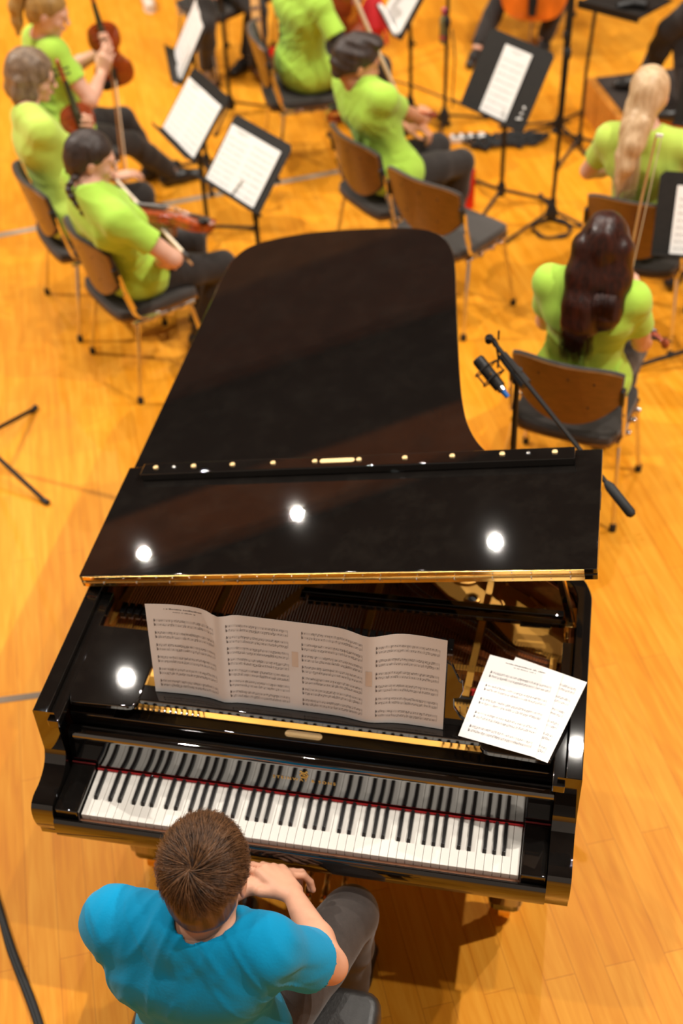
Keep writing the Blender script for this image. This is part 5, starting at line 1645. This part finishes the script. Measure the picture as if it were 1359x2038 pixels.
person('short-haired string player seated beside the red bottle', (.24, 4.10, .585), (.125, 4.085, 1.025), 47, (.085, 4.085, 1.165), 62, -18, 0,
       hands=[((.285, 4.40, .70), (.8, .5, .0), (0, -.2, -1), W), ((.375, 4.475, .685), (-.6, .7, .1), (-.5, .1, -.9), W)],
       elbow=((-.6, -.2, -.6), (.8, -.4, -.7)), feet=[(-.24, .44), (-.05, .43)], knee_out=(.1, .05), s=1.06, fem=False, skin='skin_tan', hair=hair_short_dark, curl=((40, 55, 35), (40, 55, 35)), sw=.18)
fiddle('violin', 'violin on the lap of the short-haired player, only the scroll end showing', 'violin', (-.155, 4.44, .715), (.95, .02, .03), (.0, .25, .95), group='violins of the orchestra')
bow('bow leaning beside the shoulder of the short-haired player', (.27, 4.36, .80), (-.06, 4.52, 1.45), hair_side=(.2, 1, 0))
person('cellist in lime shirt over a black long sleeve, head cut by the top edge', (-.47, 5.32, .57), (-.44, 5.26, 1.05), 42, (-.40, 5.33, 1.27), 50, -8, 0,
       hands=[((-.42, 5.72, 1.02), (.3, .2, .9), (.3, -.9, 0), W), ((-.14, 5.30, .66), (.2, .9, -.2), (-.6, 0, -.7), W)],
       elbow=((-.9, .2, -.3), (.9, -.2, -.6)), feet=[(-.30, .46), (.14, .50)], knee_out=(.5, .2), s=1.06, hair=hair_short_dark, under=True)
fiddle('cello', 'red-brown cello between the knees of the lime-shirted cellist', 'cello', (-.31, 5.90, .30), (-.10, -.17, .93), (.35, .8, .2), 2.12, rib=1.8, group='cellos of the orchestra', endpin=.10)
person('player with long dark auburn hair, seen from behind on a brown-backed chair', (1.300, 2.46, .57), (1.295, 2.415, 1.02), 14, (1.325, 2.455, 1.205), 6, -10, 0,
       hands=[((1.28, 2.79, .74), (.6, .6, 0), (0, 0, -1), W), ((1.47, 2.74, .76), (.1, .8, .5), (-.8, 0, -.4), W)],
       elbow=((-.5, -.5, -.8), (.5, -.5, -.8)), feet=[(-.16, .42), (.05, .30)], hair=hair_long, curl=((35, 50, 30), (40, 55, 35)))
fiddle('violin', 'violin by the right elbow of the player with long dark hair', 'violin', (1.33, 2.92, .66), (.45, -.80, .20), (.2, .2, .95), group='violins of the orchestra')
bow('pale bow raised upright ahead of the player with long dark hair', (1.43, 2.80, .76), (1.485, 2.86, 1.46), hair_side=(1, 0, 0))
person('player with long blonde ponytail, seen from behind at the right edge', (1.53, 3.74, .57), (1.495, 3.66, 1.035), 12, (1.48, 3.70, 1.24), 10, -8, 0,
       hands=[((1.42, 4.02, .72), (.7, .6, 0), (0, 0, -1), W), ((1.66, 3.98, .74), (-.5, .8, .1), (0, 0, -1), W)],
       elbow=((-.9, -.4, -.6), (.9, -.4, -.6)), feet=[(-.16, .42), (.14, .42)], hair=hair_tail_blonde, shirt='lime_pale')
person('cellist in black trousers at the top, an orange cello between the legs', (.79, 7.52, .57), (.80, 7.54, 1.05), 186, (.79, 7.50, 1.27), 186, -15, 0,
       hands=[((1.0, 7.22, 1.05), (-.3, .3, .8), (.3, .9, 0), W), ((.45, 7.10, .72), (-.3, .8, -.3), (-.3, 0, -.9), W)],
       elbow=((-.9, .1, -.4), (.9, .1, -.4)), feet=[(-.13, .40), (.30, .66)], knee_out=(.5, .5), hair=hair_short_dark, fem=False)
fiddle('cello', 'orange cello at the top edge, its rounded lower end showing', 'cello', (.785, 6.99, .27), (.02, .22, .96), (0, -.95, .25), 2.12, 'varnish_orange', 1.8, group='cellos of the orchestra', endpin=.12)
person('conductor in black trousers, one foot on the wooden podium', (1.95, 5.80, 1.0), (1.97, 5.84, 1.48), -86, (1.93, 5.84, 1.70), -80, -12, 0,
       hands=[((1.62, 5.62, 1.15), (.2, .9, 0), (0, 0, -1), W), ((1.66, 6.02, 1.18), (-.2, .9, 0), (0, 0, -1), W)],
       feet=[(.12, .40), (-.30, .12)], knee_out=(.1, .1), hair=hair_short_dark, fem=False, floor_z=.256, group=None, shirt='blackmat', knees=((1.53, 5.67, .82), (1.62, 6.02, .78)))
_t = thing('stool', 'high black stool under the conductor', 'stool', (2.02, 5.82, .254))
_m = MB(); _m.lathe([(.15, 0), (.17, .02), (.17, .05), (.15, .06)], (0, 0, .60), 20); _m.build('seat', 'leather', _t, bevel=.005)
for _k in range(4):
    a = R(45 + 90 * _k); _m = MB(); _m.tube([(.11 * math.cos(a), .11 * math.sin(a), .60), (.18 * math.cos(a), .18 * math.sin(a), 0)], .012, 8); _m.build('leg', 'blackmetal', _t)
_m = MB(); _m.tube([(.155 * math.cos(2 * PI * j / 20), .155 * math.sin(2 * PI * j / 20), .22) for j in range(20)], .008, 6, closed=True); _m.build('foot_ring', 'blackmetal', _t)
person('bassoon player in black trousers at the top left', (-.74, 6.96, .57), (-.74, 7.0, 1.05), 200, (-.76, 6.98, 1.27), 200, -10, 0,
       hands=[((-.82, 6.62, .98), (.3, .6, .3), (.9, 0, 0), W), ((-.98, 6.66, .74), (-.1, .8, .1), (-.9, 0, 0), W)],
       feet=[(.02, .40), (.28, .48)], knee_out=(.15, .15), hair=hair_short_dark, fem=False)
_t = thing('bassoon', 'pale wooden bassoon held upright behind the cellist chair', 'bassoon', (0, 0, 0))
_p = Vector((-.925, 6.02, .44)); _q = Vector((-1.09, 6.62, 1.62)); _d = (_q - _p).normalized()
_m = MB(); _m.tube([_p, _p + _d * .05, _p + _d * .5], [.030, .032, .026], 12); _m.tube([_p + _d * .5, _q], [.022, .018], 12); _m.build('body', 'bassoon', _t)
for _k in (.12, .19, .34, .46):
    _m = MB(); _m.tube([_p + _d * _k, _p + _d * (_k + .022)], .034, 12); _m.build('ring', 'chrome', _t)
person('seated player in dark trousers at the top edge, beside the edge-on stand', (-1.38, 6.66, .57), (-1.42, 6.72, 1.05), 148, (-1.38, 6.70, 1.27), 150, -10, 0,
       hands=[((-1.10, 6.45, .72), (.3, .8, 0), (0, 0, -1), W), ((-1.32, 6.32, .70), (.0, .9, 0), (0, 0, -1), W)],
       feet=[(-.16, .34), (.16, .20)], knee_out=(.15, .15), hair=hair_braids, shoe='shell')
